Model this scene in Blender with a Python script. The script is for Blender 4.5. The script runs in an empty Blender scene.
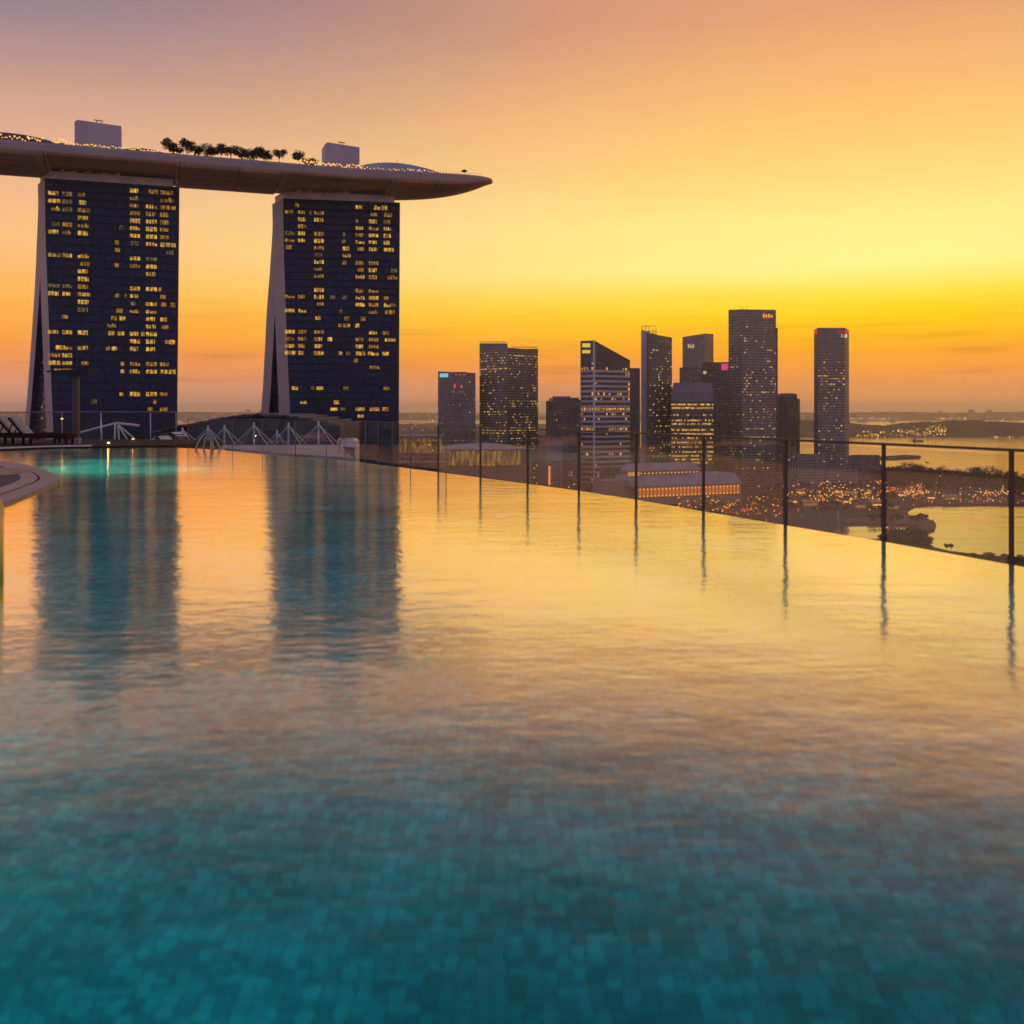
import bpy, bmesh, math, random
from mathutils import Vector, Matrix, noise

random.seed(7)
S = bpy.context.scene
COL = S.collection
R = math.radians
F, HY, CAMZ = 1000.0, 410.0, 100.0
WZ = 98.5                                   # pool water level

# ------------------------------------------------------------------ camera
cd = bpy.data.cameras.new('camera'); cam = bpy.data.objects.new('camera', cd); COL.objects.link(cam)
cam.location = (0, 0, CAMZ); cam.rotation_euler = (R(90), 0, 0)
cd.sensor_width = 36; cd.lens = 36 * F / 1024; cd.shift_y = -(512 - HY) / 1024
cd.clip_start = .1; cd.clip_end = 120000
cd.dof.use_dof = True; cd.dof.focus_distance = 42; cd.dof.aperture_fstop = 1.5
S.camera = cam

# ------------------------------------------------------------------ colour management / render
S.view_settings.view_transform = 'Standard'; S.view_settings.look = 'None'
S.view_settings.exposure = 0; S.view_settings.gamma = 1
S.render.engine = 'CYCLES'
cy = S.cycles
cy.use_denoising = True
cy.max_bounces = 8; cy.transparent_max_bounces = 12; cy.transmission_bounces = 6
cy.glossy_bounces = 4; cy.diffuse_bounces = 3; cy.volume_bounces = 2
cy.sample_clamp_indirect = 4; cy.caustics_refractive = True; cy.caustics_reflective = False

def lin(c):
    def f(v):
        v /= 255
        return v / 12.92 if v <= .04045 else ((v + .055) / 1.055) ** 2.4
    return (f(c[0]), f(c[1]), f(c[2]), 1)

# ------------------------------------------------------------------ sky (dusk, sun just gone)
SUN_AZ, SUN_EL = R(20), R(2)
W = bpy.data.worlds.new('World'); S.world = W; W.use_nodes = True
nt = W.node_tree; N = nt.nodes; L = nt.links
bg = N['Background']
def node(t, **k):
    n = N.new(t)
    for a, b in k.items(): setattr(n, a, b)
    return n
def wmath(op, a, b=None):
    n = node('ShaderNodeMath', operation=op)
    for i, v in enumerate((a, b)):
        if v is None: continue
        if isinstance(v, (int, float)): n.inputs[i].default_value = v
        else: L.new(v, n.inputs[i])
    return n.outputs[0]
tc = node('ShaderNodeTexCoord'); sx = node('ShaderNodeSeparateXYZ'); L.new(tc.outputs['Generated'], sx.inputs[0])
X, Y, Z = sx.outputs
hl = wmath('SQRT', wmath('ADD', wmath('ADD', wmath('MULTIPLY', X, X), wmath('MULTIPLY', Y, Y)), 1e-6))
h = wmath('DIVIDE', wmath('ADD', wmath('MULTIPLY', X, math.sin(SUN_AZ)), wmath('MULTIPLY', Y, math.cos(SUN_AZ))), hl)
ang = wmath('ARCCOSINE', wmath('MINIMUM', h, .99999))
# faint horizontal cloud streaks shift the gradient a little
mp = node('ShaderNodeMapping'); mp.inputs['Scale'].default_value = (3, 3, 45); L.new(tc.outputs['Generated'], mp.inputs[0])
nz = node('ShaderNodeTexNoise'); nz.inputs['Scale'].default_value = 2.2; nz.inputs['Detail'].default_value = 5; L.new(mp.outputs[0], nz.inputs['Vector'])
low = node('ShaderNodeMapRange'); low.inputs[1].default_value = .0; low.inputs[2].default_value = .16; low.inputs[3].default_value = .034; low.inputs[4].default_value = .004; L.new(Z, low.inputs[0])
zz = wmath('ADD', Z, wmath('MULTIPLY', wmath('SUBTRACT', nz.outputs['Fac'], .5), low.outputs[0]))
def ramp(stops):
    n = node('ShaderNodeValToRGB'); cr = n.color_ramp; cr.interpolation = 'LINEAR'
    while len(cr.elements) < len(stops): cr.elements.new(1)
    for e, (p, c) in zip(cr.elements, stops):
        e.position = p; e.color = lin(c)
    L.new(zz, n.inputs[0]); return n.outputs[0]
right = ramp([(0, (214, 142, 92)), (.018, (230, 148, 84)), (.038, (244, 154, 62)), (.056, (252, 166, 30)), (.074, (255, 190, 8)), (.09, (255, 208, 8)), (.108, (255, 224, 60)),
              (.135, (255, 240, 138)), (.175, (255, 236, 140)), (.225, (255, 212, 120)), (.285, (248, 188, 112)), (.36, (224, 157, 112)), (.46, (214, 156, 124)), (.7, (150, 132, 142)), (1, (122, 116, 144))])
left = ramp([(0, (212, 160, 142)), (.018, (220, 154, 127)), (.036, (234, 150, 102)), (.054, (248, 154, 76)), (.075, (253, 168, 66)), (.105, (254, 182, 88)),
             (.15, (250, 190, 124)), (.20, (238, 182, 140)), (.25, (216, 166, 140)), (.30, (182, 145, 138)), (.343, (148, 128, 139)), (.40, (108, 104, 126)), (.5, (92, 94, 122)), (.7, (100, 102, 132)), (1, (116, 114, 144))])
anti = ramp([(0, (186, 160, 178)), (.1, (182, 162, 190)), (.3, (162, 158, 202)), (1, (122, 120, 152))])
def wmix(f, a, b):
    n = node('ShaderNodeMix', data_type='RGBA'); L.new(f, n.inputs[0]); L.new(a, n.inputs[6]); L.new(b, n.inputs[7]); return n.outputs[2]
def mr(v, a, b, smooth=True):
    n = node('ShaderNodeMapRange'); n.interpolation_type = 'SMOOTHSTEP' if smooth else 'LINEAR'
    n.inputs[1].default_value = a; n.inputs[2].default_value = b; L.new(v, n.inputs[0]); return n.outputs[0]
skycol = wmix(mr(h, -.35, .6), anti, wmix(wmath('SUBTRACT', 1, mr(ang, R(0), R(52))), left, right))
mp2_ = node('ShaderNodeMapping'); mp2_.inputs['Scale'].default_value = (2.6, 2.6, 42); mp2_.inputs['Location'].default_value = (3.1, 1.7, .4); L.new(tc.outputs['Generated'], mp2_.inputs[0])
n2_ = node('ShaderNodeTexNoise'); n2_.inputs['Scale'].default_value = 3.0; n2_.inputs['Detail'].default_value = 6; L.new(mp2_.outputs[0], n2_.inputs['Vector'])
streak = wmath('MULTIPLY', mr(n2_.outputs['Fac'], .52, .74), wmath('MULTIPLY', mr(Z, .005, .04), wmath('SUBTRACT', 1, mr(Z, .06, .13))))
n3_ = node('ShaderNodeTexNoise'); n3_.inputs['Scale'].default_value = 3.5; n3_.inputs['Detail'].default_value = 5
mp3_ = node('ShaderNodeMapping'); mp3_.inputs['Scale'].default_value = (1, 1, 4); L.new(tc.outputs['Generated'], mp3_.inputs[0]); L.new(mp3_.outputs[0], n3_.inputs['Vector'])
uneven = wmath('ADD', .955, wmath('MULTIPLY', n3_.outputs['Fac'], .09))
cl_ = node('ShaderNodeMix', data_type='RGBA', blend_type='MULTIPLY'); L.new(wmath('MULTIPLY', streak, .5), cl_.inputs[0]); L.new(skycol, cl_.inputs[6]); cl_.inputs[7].default_value = (.62, .56, .62, 1)
vs_ = node('ShaderNodeVectorMath', operation='SCALE'); L.new(cl_.outputs[2], vs_.inputs[0]); L.new(uneven, vs_.inputs['Scale'])
skycol = vs_.outputs[0]
nish = node('ShaderNodeTexSky', sky_type='NISHITA'); nish.sun_disc = False
nish.sun_elevation = SUN_EL; nish.sun_rotation = SUN_AZ
sc_ = node('ShaderNodeMix', data_type='RGBA', blend_type='ADD'); sc_.inputs[0].default_value = .0015
L.new(skycol, sc_.inputs[6]); L.new(nish.outputs[0], sc_.inputs[7])
L.new(sc_.outputs[2], bg.inputs[0]); bg.inputs[1].default_value = 1.07

# ------------------------------------------------------------------ sun (weak, behind the haze at the horizon)
sl = bpy.data.lights.new('sun', 'SUN'); so = bpy.data.objects.new('sun', sl); COL.objects.link(so)
sl.energy = .012; sl.angle = R(12); sl.color = (1, .66, .33); sl.specular_factor = 0
so.rotation_euler = Vector((math.sin(SUN_AZ) * math.cos(R(4)), math.cos(SUN_AZ) * math.cos(R(4)), math.sin(R(4)))).to_track_quat('Z', 'Y').to_euler()

# ================================================================== helpers
def at(px, py, d):                          # a point d metres in front of the camera plane
    return Vector(((px - 512) / F * d, d, CAMZ - (py - HY) / F * d))
def gnd(px, py, z=0):                       # a point on a level plane
    return at(px, py, (CAMZ - z) * F / (py - HY))
def xl(px, d): return (px - 512) / F * d
def zl(py, d): return CAMZ - (py - HY) / F * d

def tag(o, label=None, cat=None, group=None, kind=None):
    if label: o['label'] = label
    if cat: o['category'] = cat
    if group: o['group'] = group
    if kind: o['kind'] = kind
    return o
def empty(name, loc=(0, 0, 0), rz=0):
    o = bpy.data.objects.new(name, None); COL.objects.link(o); o.location = loc; o.rotation_euler = (0, 0, rz)
    o.empty_display_size = .3; return o
def thing(name, label, cat, loc=(0, 0, 0), rz=0, group=None):
    return tag(empty(name, loc, rz), label, cat, group)
def copy_tree(o, parent=None):
    c = o.copy(); COL.objects.link(c); c.parent = parent
    for ch in list(o.children): copy_tree(ch, c)
    return c

class MB:
    """collects faces of one mesh; uv in metres (run along the wall, height)"""
    def __init__(s): s.v = []; s.f = []; s.uv = []; s.m = []; s.mi = 0; s.sm = False; s.smooth = []
    def face(s, pts, uv=None):
        b = len(s.v); s.v += [tuple(p) for p in pts]; s.f.append(tuple(range(b, b + len(pts))))
        s.uv.append(uv or [(p[0], p[1]) for p in pts]); s.m.append(s.mi); s.smooth.append(s.sm); return s
    def prism(s, pts, z0, z1, cap=True, bottom=False):
        """pts: plan outline, counter-clockwise; z1 number or list per corner"""
        n = len(pts); zt = z1 if isinstance(z1, (list, tuple)) else [z1] * n
        u = 0
        for i in range(n):
            a, b = pts[i], pts[(i + 1) % n]; j = (i + 1) % n
            l = math.hypot(b[0] - a[0], b[1] - a[1])
            s.face([(a[0], a[1], z0), (b[0], b[1], z0), (b[0], b[1], zt[j]), (a[0], a[1], zt[i])], [(u, z0), (u + l, z0), (u + l, zt[j]), (u, zt[i])])
            u += l
        if cap: s.face([(p[0], p[1], zt[i]) for i, p in enumerate(pts)], [(-1.0, -1.0)] * n)
        if bottom: s.face([(p[0], p[1], z0) for p in reversed(pts)], [(-1.0, -1.0)] * n)
        return s
    def box(s, x0, x1, y0, y1, z0, z1):
        return s.prism([(x0, y0), (x1, y0), (x1, y1), (x0, y1)], z0, z1, True, True)
    def obox(s, o, ax, ay, az):             # box from corner o with edge vectors
        o, ax, ay, az = map(Vector, (o, ax, ay, az))
        p = [o, o + ax, o + ax + ay, o + ay]; q = [v + az for v in p]
        for f in ([p[0], p[1], q[1], q[0]], [p[1], p[2], q[2], q[1]], [p[2], p[3], q[3], q[2]], [p[3], p[0], q[0], q[3]], q, p[::-1]):
            a = (f[1] - f[0]).length; b = (f[2] - f[1]).length
            s.face(f, [(0, 0), (a, 0), (a, b), (0, b)])
        return s
    def tube(s, pts, r, n=8, cap=True):
        pts = [Vector(p) for p in pts]; k = len(pts); rr = r if isinstance(r, (list, tuple)) else [r] * k
        rings = []; ref = None
        for i, p in enumerate(pts):
            t = (pts[min(i + 1, k - 1)] - pts[max(i - 1, 0)]).normalized()
            if ref is None: ref = t.orthogonal().normalized()
            ref = (ref - t * ref.dot(t)).normalized(); b = t.cross(ref)
            rings.append([p + (ref * math.cos(2 * math.pi * j / n) + b * math.sin(2 * math.pi * j / n)) * rr[i] for j in range(n)])
        sm, s.sm = s.sm, True
        for i in range(k - 1):
            for j in range(n):
                s.face([rings[i][j], rings[i][(j + 1) % n], rings[i + 1][(j + 1) % n], rings[i + 1][j]])
        s.sm = sm
        if cap: s.face(rings[0][::-1]); s.face(rings[-1])
        return s
    def loft(s, rings, closed=True, cap=True, smooth=False):
        n = len(rings[0]); sm, s.sm = s.sm, smooth
        for i in range(len(rings) - 1):
            for j in range(n if closed else n - 1):
                k = (j + 1) % n
                s.face([rings[i][j], rings[i][k], rings[i + 1][k], rings[i + 1][j]])
        s.sm = sm
        if cap and closed: s.face(rings[0][::-1]); s.face(rings[-1])
        return s
    def octa(s, c, r):
        c = Vector(c); ax = [Vector((r, 0, 0)), Vector((0, r, 0)), Vector((0, 0, r))]
        for a in (1, -1):
            for b in (1, -1):
                for d in (1, -1):
                    t = [c + ax[0] * a, c + ax[1] * b, c + ax[2] * d]
                    s.face(t if a * b * d > 0 else t[::-1])
        return s
    def dome(s, c, r, rz, nu=16, nv=6):
        c = Vector(c); rings = []
        for i in range(nv + 1):
            t = i / nv * math.pi / 2 * .98
            rings.append([c + Vector((r * math.cos(t) * math.cos(2 * math.pi * j / nu), r * math.cos(t) * math.sin(2 * math.pi * j / nu), rz * math.sin(t))) for j in range(nu)])
        return s.loft(rings, True, True, True)
    def mesh(s, name, mats, weld=True):
        me = bpy.data.meshes.new(name); me.from_pydata(s.v, [], s.f)
        for m in (mats if isinstance(mats, (list, tuple)) else [mats]): me.materials.append(m)
        ul = me.uv_layers.new(name='UVMap'); k = 0; d = []
        for f in s.uv:
            for q in f: d += [q[0], q[1]]
        ul.data.foreach_set('uv', d)
        me.polygons.foreach_set('material_index', s.m); me.polygons.foreach_set('use_smooth', s.smooth)
        if weld:
            b = bmesh.new(); b.from_mesh(me); bmesh.ops.remove_doubles(b, verts=b.verts, dist=1e-4); b.to_mesh(me); b.free()
        me.update(); return me
    def build(s, name, mats, parent=None, weld=True):
        o = bpy.data.objects.new(name, s.mesh(name, mats, weld)); COL.objects.link(o); o.parent = parent; return o

# ------------------------------------------------------------------ materials
class NT:
    def __init__(s, name):
        s.m = bpy.data.materials.new(name); s.m.use_nodes = True; s.t = s.m.node_tree; s.n = s.t.nodes; s.l = s.t.links
        s.p = s.n['Principled BSDF']; s.out = s.n['Material Output']
    def new(s, t, **k):
        n = s.n.new(t)
        for a, b in k.items(): setattr(n, a, b)
        return n
    def set(s, sock, v):
        if isinstance(v, bpy.types.NodeSocket): s.l.new(v, sock)
        elif isinstance(v, (tuple, list)) and len(v) == 3 and sock.type == 'RGBA': sock.default_value = (*v, 1)
        else: sock.default_value = v
    def math(s, op, a, b=0.0):
        n = s.new('ShaderNodeMath', operation=op); s.set(n.inputs[0], a); s.set(n.inputs[1], b); return n.outputs[0]
    def mix(s, f, a, b):
        n = s.new('ShaderNodeMix', data_type='RGBA'); s.set(n.inputs[0], f); s.set(n.inputs[6], a); s.set(n.inputs[7], b); return n.outputs[2]
    def noise(s, scale, detail=3, vec=None, rough=.5):
        n = s.new('ShaderNodeTexNoise'); n.inputs['Scale'].default_value = scale; n.inputs['Detail'].default_value = detail; n.inputs['Roughness'].default_value = rough
        if vec is None: vec = s.new('ShaderNodeNewGeometry').outputs['Position']
        s.l.new(vec, n.inputs['Vector']); return n.outputs['Fac']
    def mapr(s, v, a, b, c=0., d=1.):
        n = s.new('ShaderNodeMapRange')
        for i, q in enumerate((v, a, b, c, d)): s.set(n.inputs[i], q)
        return n.outputs[0]
    def bump(s, hgt, dist, normal=None, strength=1):
        n = s.new('ShaderNodeBump'); n.inputs['Distance'].default_value = dist; n.inputs['Strength'].default_value = strength
        s.l.new(hgt, n.inputs['Height'])
        if normal is not None: s.l.new(normal, n.inputs['Normal'])
        return n.outputs[0]

def plain(name, col, rough=.6, metal=0, var=.25, scale=1.5, spec=.5, bump=0):
    t = NT(name)
    f = t.noise(scale, 5)
    t.set(t.p.inputs['Base Color'], t.mix(t.mapr(f, .3, .7), tuple(c * (1 - var) for c in col), tuple(min(1, c * (1 + var)) for c in col)))
    t.p.inputs['Roughness'].default_value = rough; t.p.inputs['Metallic'].default_value = metal; t.p.inputs['Specular IOR Level'].default_value = spec
    if bump: t.l.new(t.bump(f, bump), t.p.inputs['Normal'])
    return t.m
def glow(name, col, strength):
    t = NT(name); t.n.remove(t.p)
    e = t.new('ShaderNodeEmission'); e.inputs[0].default_value = (*col, 1); e.inputs[1].default_value = strength
    t.l.new(e.outputs[0], t.out.inputs[0]); t.m.cycles.emission_sampling = 'NONE'; return t.m
def room_glow(name, col, strength, cell=1.4):
    """lit rooms: curtains, lamps and furniture make every pane a little different"""
    t = NT(name); t.n.remove(t.p)
    g = t.new('ShaderNodeNewGeometry'); vm = t.new('ShaderNodeVectorMath', operation='SCALE'); t.l.new(g.outputs['Position'], vm.inputs[0]); vm.inputs['Scale'].default_value = 1 / cell
    f = t.noise(1.1, 2, vm.outputs[0]); 
    e = t.new('ShaderNodeEmission'); t.set(e.inputs[0], t.mix(t.mapr(f, .35, .65), tuple(c * q for c, q in zip(col, (.85, .7, .5))), col)); t.l.new(t.mapr(f, .34, .66, strength * .3, strength * 1.35), e.inputs[1])
    t.l.new(e.outputs[0], t.out.inputs[0]); t.m.cycles.emission_sampling = 'NONE'; return t.m
def facade(name, wall, glass, fh=3.6, bw=3.0, hf=.55, wf=.75, seed=0., rough_g=.18, spec=.5, var=.8):
    """floors and bays: u runs along the wall, v is the height (metres)"""
    t = NT(name)
    uv = t.new('ShaderNodeUVMap'); s = t.new('ShaderNodeSeparateXYZ'); t.l.new(uv.outputs[0], s.inputs[0])
    u = t.math('DIVIDE', s.outputs[0], bw); v = t.math('DIVIDE', s.outputs[1], fh)
    fu, fv = t.math('FRACT', u), t.math('FRACT', v)
    win = t.math('MULTIPLY', t.math('LESS_THAN', fu, wf), t.math('LESS_THAN', fv, hf))
    win = t.math('MULTIPLY', win, t.math('GREATER_THAN', s.outputs[1], -.5))
    cb = t.new('ShaderNodeCombineXYZ'); t.l.new(t.math('FLOOR', u), cb.inputs[0]); t.l.new(t.math('FLOOR', v), cb.inputs[1]); cb.inputs[2].default_value = seed
    wn = t.new('ShaderNodeTexWhiteNoise'); t.l.new(cb.outputs[0], wn.inputs[0])
    g = t.mix(wn.outputs[0], tuple(c * (1 - var) for c in glass), tuple(c * (1 + var) for c in glass))
    nf = t.noise(.06, 4)
    w = t.mix(t.mapr(nf, .3, .7), tuple(c * .8 for c in wall), tuple(c * 1.2 for c in wall))
    t.set(t.p.inputs['Base Color'], t.mix(win, w, g))
    t.set(t.p.inputs['Roughness'], t.mapr(win, 0., 1., .6, rough_g))
    t.p.inputs['Specular IOR Level'].default_value = spec
    return t.m

M = {}
M['gold'] = room_glow('window_gold', (1, .57, .11), .62)
M['gold2'] = room_glow('window_amber', (1, .5, .10), .33)
M['dimw'] = room_glow('window_dim', (.8, .58, .3), .17)
M['white'] = glow('window_white', (1, .68, .28), .62)
M['lamp'] = glow('lamp_warm', (1, .50, .12), 1.25)
M['lampo'] = glow('lamp_orange', (1, .36, .07), 1.3)
M['lampr'] = glow('lamp_red', (1, .12, .04), 1.0)
M['lampw'] = glow('lamp_white', (1, .85, .6), 1.7)
M['cyan'] = glow('sign_cyan', (.25, .75, .85), .8)
M['magenta'] = glow('sign_magenta', (.9, .06, .28), .8)
M['red'] = glow('sign_red', (.9, .06, .05), .7)
M['orange'] = glow('sign_orange', (1, .36, .08), 1.0)
M['pinkw'] = glow('sign_pale', (1, .62, .5), 1.1)
M['goldsign'] = glow('sign_gold', (1, .68, .12), .75)
M['concrete'] = plain('concrete', (.34, .30, .30), .75, scale=.15)
M['cladding'] = plain('pale_cladding', (.42, .36, .37), .55, scale=.08, var=.12)
M['roof'] = plain('roof_grey', (.30, .29, .32), .6, scale=.1)
M['darkroof'] = plain('roof_dark', (.07, .07, .07), .7, scale=.2)
M['crown'] = plain('crown_panel', (.72, .76, .80), .45, scale=.2, var=.15)
M['hull'] = plain('hull_panel', (.50, .35, .25), .42, scale=.07, var=.22)
M['fascia'] = plain('hull_fascia', (.36, .30, .28), .45, scale=.1, var=.12)
M['dark'] = plain('dark_void', (.015, .014, .016), .8)
M['asphalt'] = plain('ground_city', (.035, .03, .028), .9, scale=.02, var=.5)
M['grassland'] = plain('land', (.06, .05, .035), .95, scale=.01, var=.5)
M['quay'] = plain('quay_stone', (.10, .08, .07), .8, scale=.05, var=.4)
M['hill'] = plain('hill_woods', (.05, .036, .024), .95, scale=.01, var=.5)
M['leaf'] = plain('leaf', (.028, .034, .016), .7, scale=.3, var=.5, spec=.2)
M['bark'] = plain('bark', (.06, .045, .035), .9)
M['stone'] = plain('stone_coping', (.40, .28, .21), .6, scale=3, var=.2, bump=.003)
M['stone2'] = plain('stone_inner', (.30, .235, .20), .6, scale=3, var=.2, bump=.003)
M['paving'] = plain('dark_paving', (.06, .046, .046), .75, scale=2, var=.3, bump=.004)
M['sand'] = plain('tan_disc', (.35, .24, .14), .8, scale=3)
M['ledge'] = plain('ledge_stone', (.30, .26, .25), .55, scale=.8, var=.25, bump=.004)
M['white_coping'] = plain('white_coping', (.66, .62, .58), .5, var=.1)
M['wood'] = plain('deck_wood', (.05, .026, .017), .75, scale=2, spec=.12)
M['darkmetal'] = plain('dark_metal', (.085, .042, .022), .5, metal=.0, var=.15)
M['bronze'] = plain('bronze_pole', (.09, .05, .042), .55, metal=.0, var=.15)
M['steel'] = plain('steel', (.30, .26, .22), .25, metal=.9, var=.1)
M['darksteel'] = plain('dark_steel', (.14, .12, .10), .4, metal=.2, var=.1)
M['brass'] = plain('brass', (.95, .60, .12), .42, metal=.7, var=.1)
M['whitemetal'] = plain('white_metal', (.62, .60, .56), .4, var=.08)
M['membrane'] = plain('white_membrane', (.6, .58, .54), .7, var=.1)
M['rattan'] = plain('lounger_frame', (.022, .012, .009), .7, scale=20, spec=.15)
M['cushion'] = plain('cushion', (.42, .33, .29), .8, scale=8, var=.12)
M['cushion2'] = plain('dark_cushion', (.035, .018, .015), .85, scale=8, var=.2, spec=.1)
M['hallblue'] = plain('hall_blue', (.014, .03, .085), .35, scale=.05, var=.2)
M['finblue'] = plain('fin_blue', (.07, .08, .12), .45, scale=.2)
M['ship'] = plain('ship_hull', (.03, .028, .03), .6)

def water_mat():
    t = NT('pool_water'); t.n.remove(t.p)
    g = t.new('ShaderNodeNewGeometry'); mp_ = t.new('ShaderNodeMapping'); mp_.inputs['Scale'].default_value = (.62, 1.0, 1)
    mp_.inputs['Rotation'].default_value = (0, 0, R(-8))
    t.l.new(g.outputs['Position'], mp_.inputs[0]); v = mp_.outputs[0]
    b = t.bump(t.noise(.55, 2, v), .009)
    b = t.bump(t.noise(2.6, 3, v), .0055, b)
    b = t.bump(t.noise(9.0, 3, v), .0030, b)
    fr = t.new('ShaderNodeFresnel'); fr.inputs[0].default_value = 1.333; t.l.new(b, fr.inputs['Normal'])
    fc = t.new('ShaderNodeFloatCurve'); cv = fc.mapping.curves[0]
    for i, (a, c) in enumerate([(0, 0), (.06, .005), (.09, .05), (.13, .16), (.21, .52), (.35, .92), (.5, .99), (1, 1)]):
        if i < 2: cv.points[i].location = (a, c)
        else: cv.points.new(a, c)
    fc.mapping.update(); t.l.new(fr.outputs[0], fc.inputs['Value'])
    gl = t.new('ShaderNodeBsdfGlossy'); gl.inputs['Roughness'].default_value = .10; t.l.new(b, gl.inputs['Normal']); t.l.new(t.mix(fc.outputs[0], (0, 0, 0), (1, .765, .50)), gl.inputs['Color'])
    rf = t.new('ShaderNodeBsdfRefraction'); rf.inputs['IOR'].default_value = 1.333; rf.inputs['Roughness'].default_value = .02
    t.l.new(t.bump(t.noise(5.0, 3, v), .0075, b), rf.inputs['Normal'])
    inv = t.math('SUBTRACT', 1., fr.outputs[0])
    t.l.new(t.mix(inv, (0, 0, 0), (.72, .98, .96)), rf.inputs['Color'])
    ad = t.new('ShaderNodeAddShader'); t.l.new(gl.outputs[0], ad.inputs[0]); t.l.new(rf.outputs[0], ad.inputs[1]); t.l.new(ad.outputs[0], t.out.inputs[0])
    return t.m
def tile_mat():
    t = NT('pool_mosaic')
    g = t.new('ShaderNodeNewGeometry'); s = t.new('ShaderNodeSeparateXYZ'); t.l.new(g.outputs['Position'], s.inputs[0])
    T = .06
    u, v = t.math('DIVIDE', t.math('ADD', s.outputs[0], t.math('MULTIPLY', s.outputs[2], .37)), T), t.math('DIVIDE', t.math('ADD', s.outputs[1], s.outputs[2]), T)
    cb = t.new('ShaderNodeCombineXYZ'); t.l.new(t.math('FLOOR', u), cb.inputs[0]); t.l.new(t.math('FLOOR', v), cb.inputs[1])
    wn = t.new('ShaderNodeTexWhiteNoise', noise_dimensions='2D'); t.l.new(cb.outputs[0], wn.inputs[0])
    cr = t.new('ShaderNodeValToRGB'); e = cr.color_ramp.elements
    e[0].position = 0; e[0].color = (.006, .50, .47, 1); e[1].position = 1; e[1].color = (.012, .97, .88, 1)
    for p, c in ((.18, (.004, .58, .55, 1)), (.55, (.006, .76, .70, 1)), (.85, (.008, .88, .80, 1))):
        q = e.new(p); q.color = c
    t.l.new(wn.outputs[0], cr.inputs[0])
    gu, gv = t.math('FRACT', u), t.math('FRACT', v)
    gr = t.math('MAXIMUM', t.math('LESS_THAN', gu, .08), t.math('LESS_THAN', gv, .08))
    c = t.mix(gr, cr.outputs[0], (.006, .40, .38))
    big = t.mapr(t.noise(.9, 3), .3, .7, .72, 1.4)
    vm = t.new('ShaderNodeVectorMath', operation='SCALE'); t.l.new(c, vm.inputs[0]); t.l.new(big, vm.inputs['Scale'])
    t.l.new(vm.outputs[0], t.p.inputs['Base Color']); t.p.inputs['Roughness'].default_value = .4
    return t.m
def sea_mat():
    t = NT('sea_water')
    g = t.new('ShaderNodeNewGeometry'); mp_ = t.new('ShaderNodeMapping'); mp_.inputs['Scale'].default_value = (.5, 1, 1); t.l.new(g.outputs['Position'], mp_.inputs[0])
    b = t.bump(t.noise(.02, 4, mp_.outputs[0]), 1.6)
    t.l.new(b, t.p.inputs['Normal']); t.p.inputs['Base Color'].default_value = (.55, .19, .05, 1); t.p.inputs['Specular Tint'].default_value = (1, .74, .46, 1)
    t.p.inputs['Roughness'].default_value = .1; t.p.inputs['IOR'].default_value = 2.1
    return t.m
def rail_glass_mat():
    t = NT('rail_glass'); t.n.remove(t.p)
    tr = t.new('ShaderNodeBsdfTransparent'); tr.inputs[0].default_value = (.90, .88, .81, 1)
    gl = t.new('ShaderNodeBsdfGlossy'); gl.inputs['Roughness'].default_value = .03; gl.inputs[0].default_value = (.9, .95, .9, 1)
    lw = t.new('ShaderNodeFresnel'); lw.inputs[0].default_value = 1.45
    mx = t.new('ShaderNodeMixShader'); t.l.new(t.math('MULTIPLY', lw.outputs[0], .10), mx.inputs[0]); t.l.new(tr.outputs[0], mx.inputs[1]); t.l.new(gl.outputs[0], mx.inputs[2])
    df = t.new('ShaderNodeBsdfDiffuse'); df.inputs[0].default_value = (.42, .40, .30, 1)
    m2 = t.new('ShaderNodeMixShader'); m2.inputs[0].default_value = .04; t.l.new(mx.outputs[0], m2.inputs[1]); t.l.new(df.outputs[0], m2.inputs[2])
    t.l.new(m2.outputs[0], t.out.inputs[0]); return t.m
M['water'] = water_mat(); M['tile'] = tile_mat(); M['sea'] = sea_mat(); M['glass'] = rail_glass_mat()

# ================================================================== ground, sea, far land
BIG = 26000
MB().face([(-BIG, -BIG, 0), (BIG, -BIG, 0), (BIG, BIG, 0), (-BIG, BIG, 0)]).build('sea', M['sea'])['kind'] = 'structure'
def land(name, pxs, mat, z=1.2, extra=()):
    pts = [tuple(gnd(a, b).xy) for a, b in pxs] + list(extra)
    area = sum(pts[i][0] * pts[(i + 1) % len(pts)][1] - pts[(i + 1) % len(pts)][0] * pts[i][1] for i in range(len(pts)))
    if area < 0: pts.reverse()
    o = MB().prism(pts, -.6, z).build(name, mat); o['kind'] = 'structure'; return o
# the city district: everything left of the bay
land('city_ground', [(846, 640), (842, 552), (838, 536), (846, 524), (880, 521.5), (912, 520), (906, 512), (915, 507), (932, 505.5), (1100, 506), (1300, 507),
                     (1300, 486), (1100, 482), (1024, 478), (960, 472), (885, 468), (872, 459), (840, 455), (700, 452), (610, 446), (600, 424)],
     M['asphalt'], 1.2, extra=[(-9000, 7000), (-9000, 30), (-20, 30), (60, 60)])
land('promontory', [(846, 521), (885, 517.5), (915, 517.5), (926, 519.5), (932, 523), (926, 527), (905, 526), (880, 524.5), (846, 525)], M['quay'], 2.0)
land('curved_pier', [(905, 531), (925, 527), (933, 521), (936, 526), (934, 531), (922, 533.5), (906, 534.5)], M['quay'], 1.6)
land('near_shore', [(830, 546), (860, 541), (900, 540), (930, 548), (950, 553), (985, 557), (1030, 560), (1200, 575), (1200, 640), (830, 640)], M['grassland'], 1.4)
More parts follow.
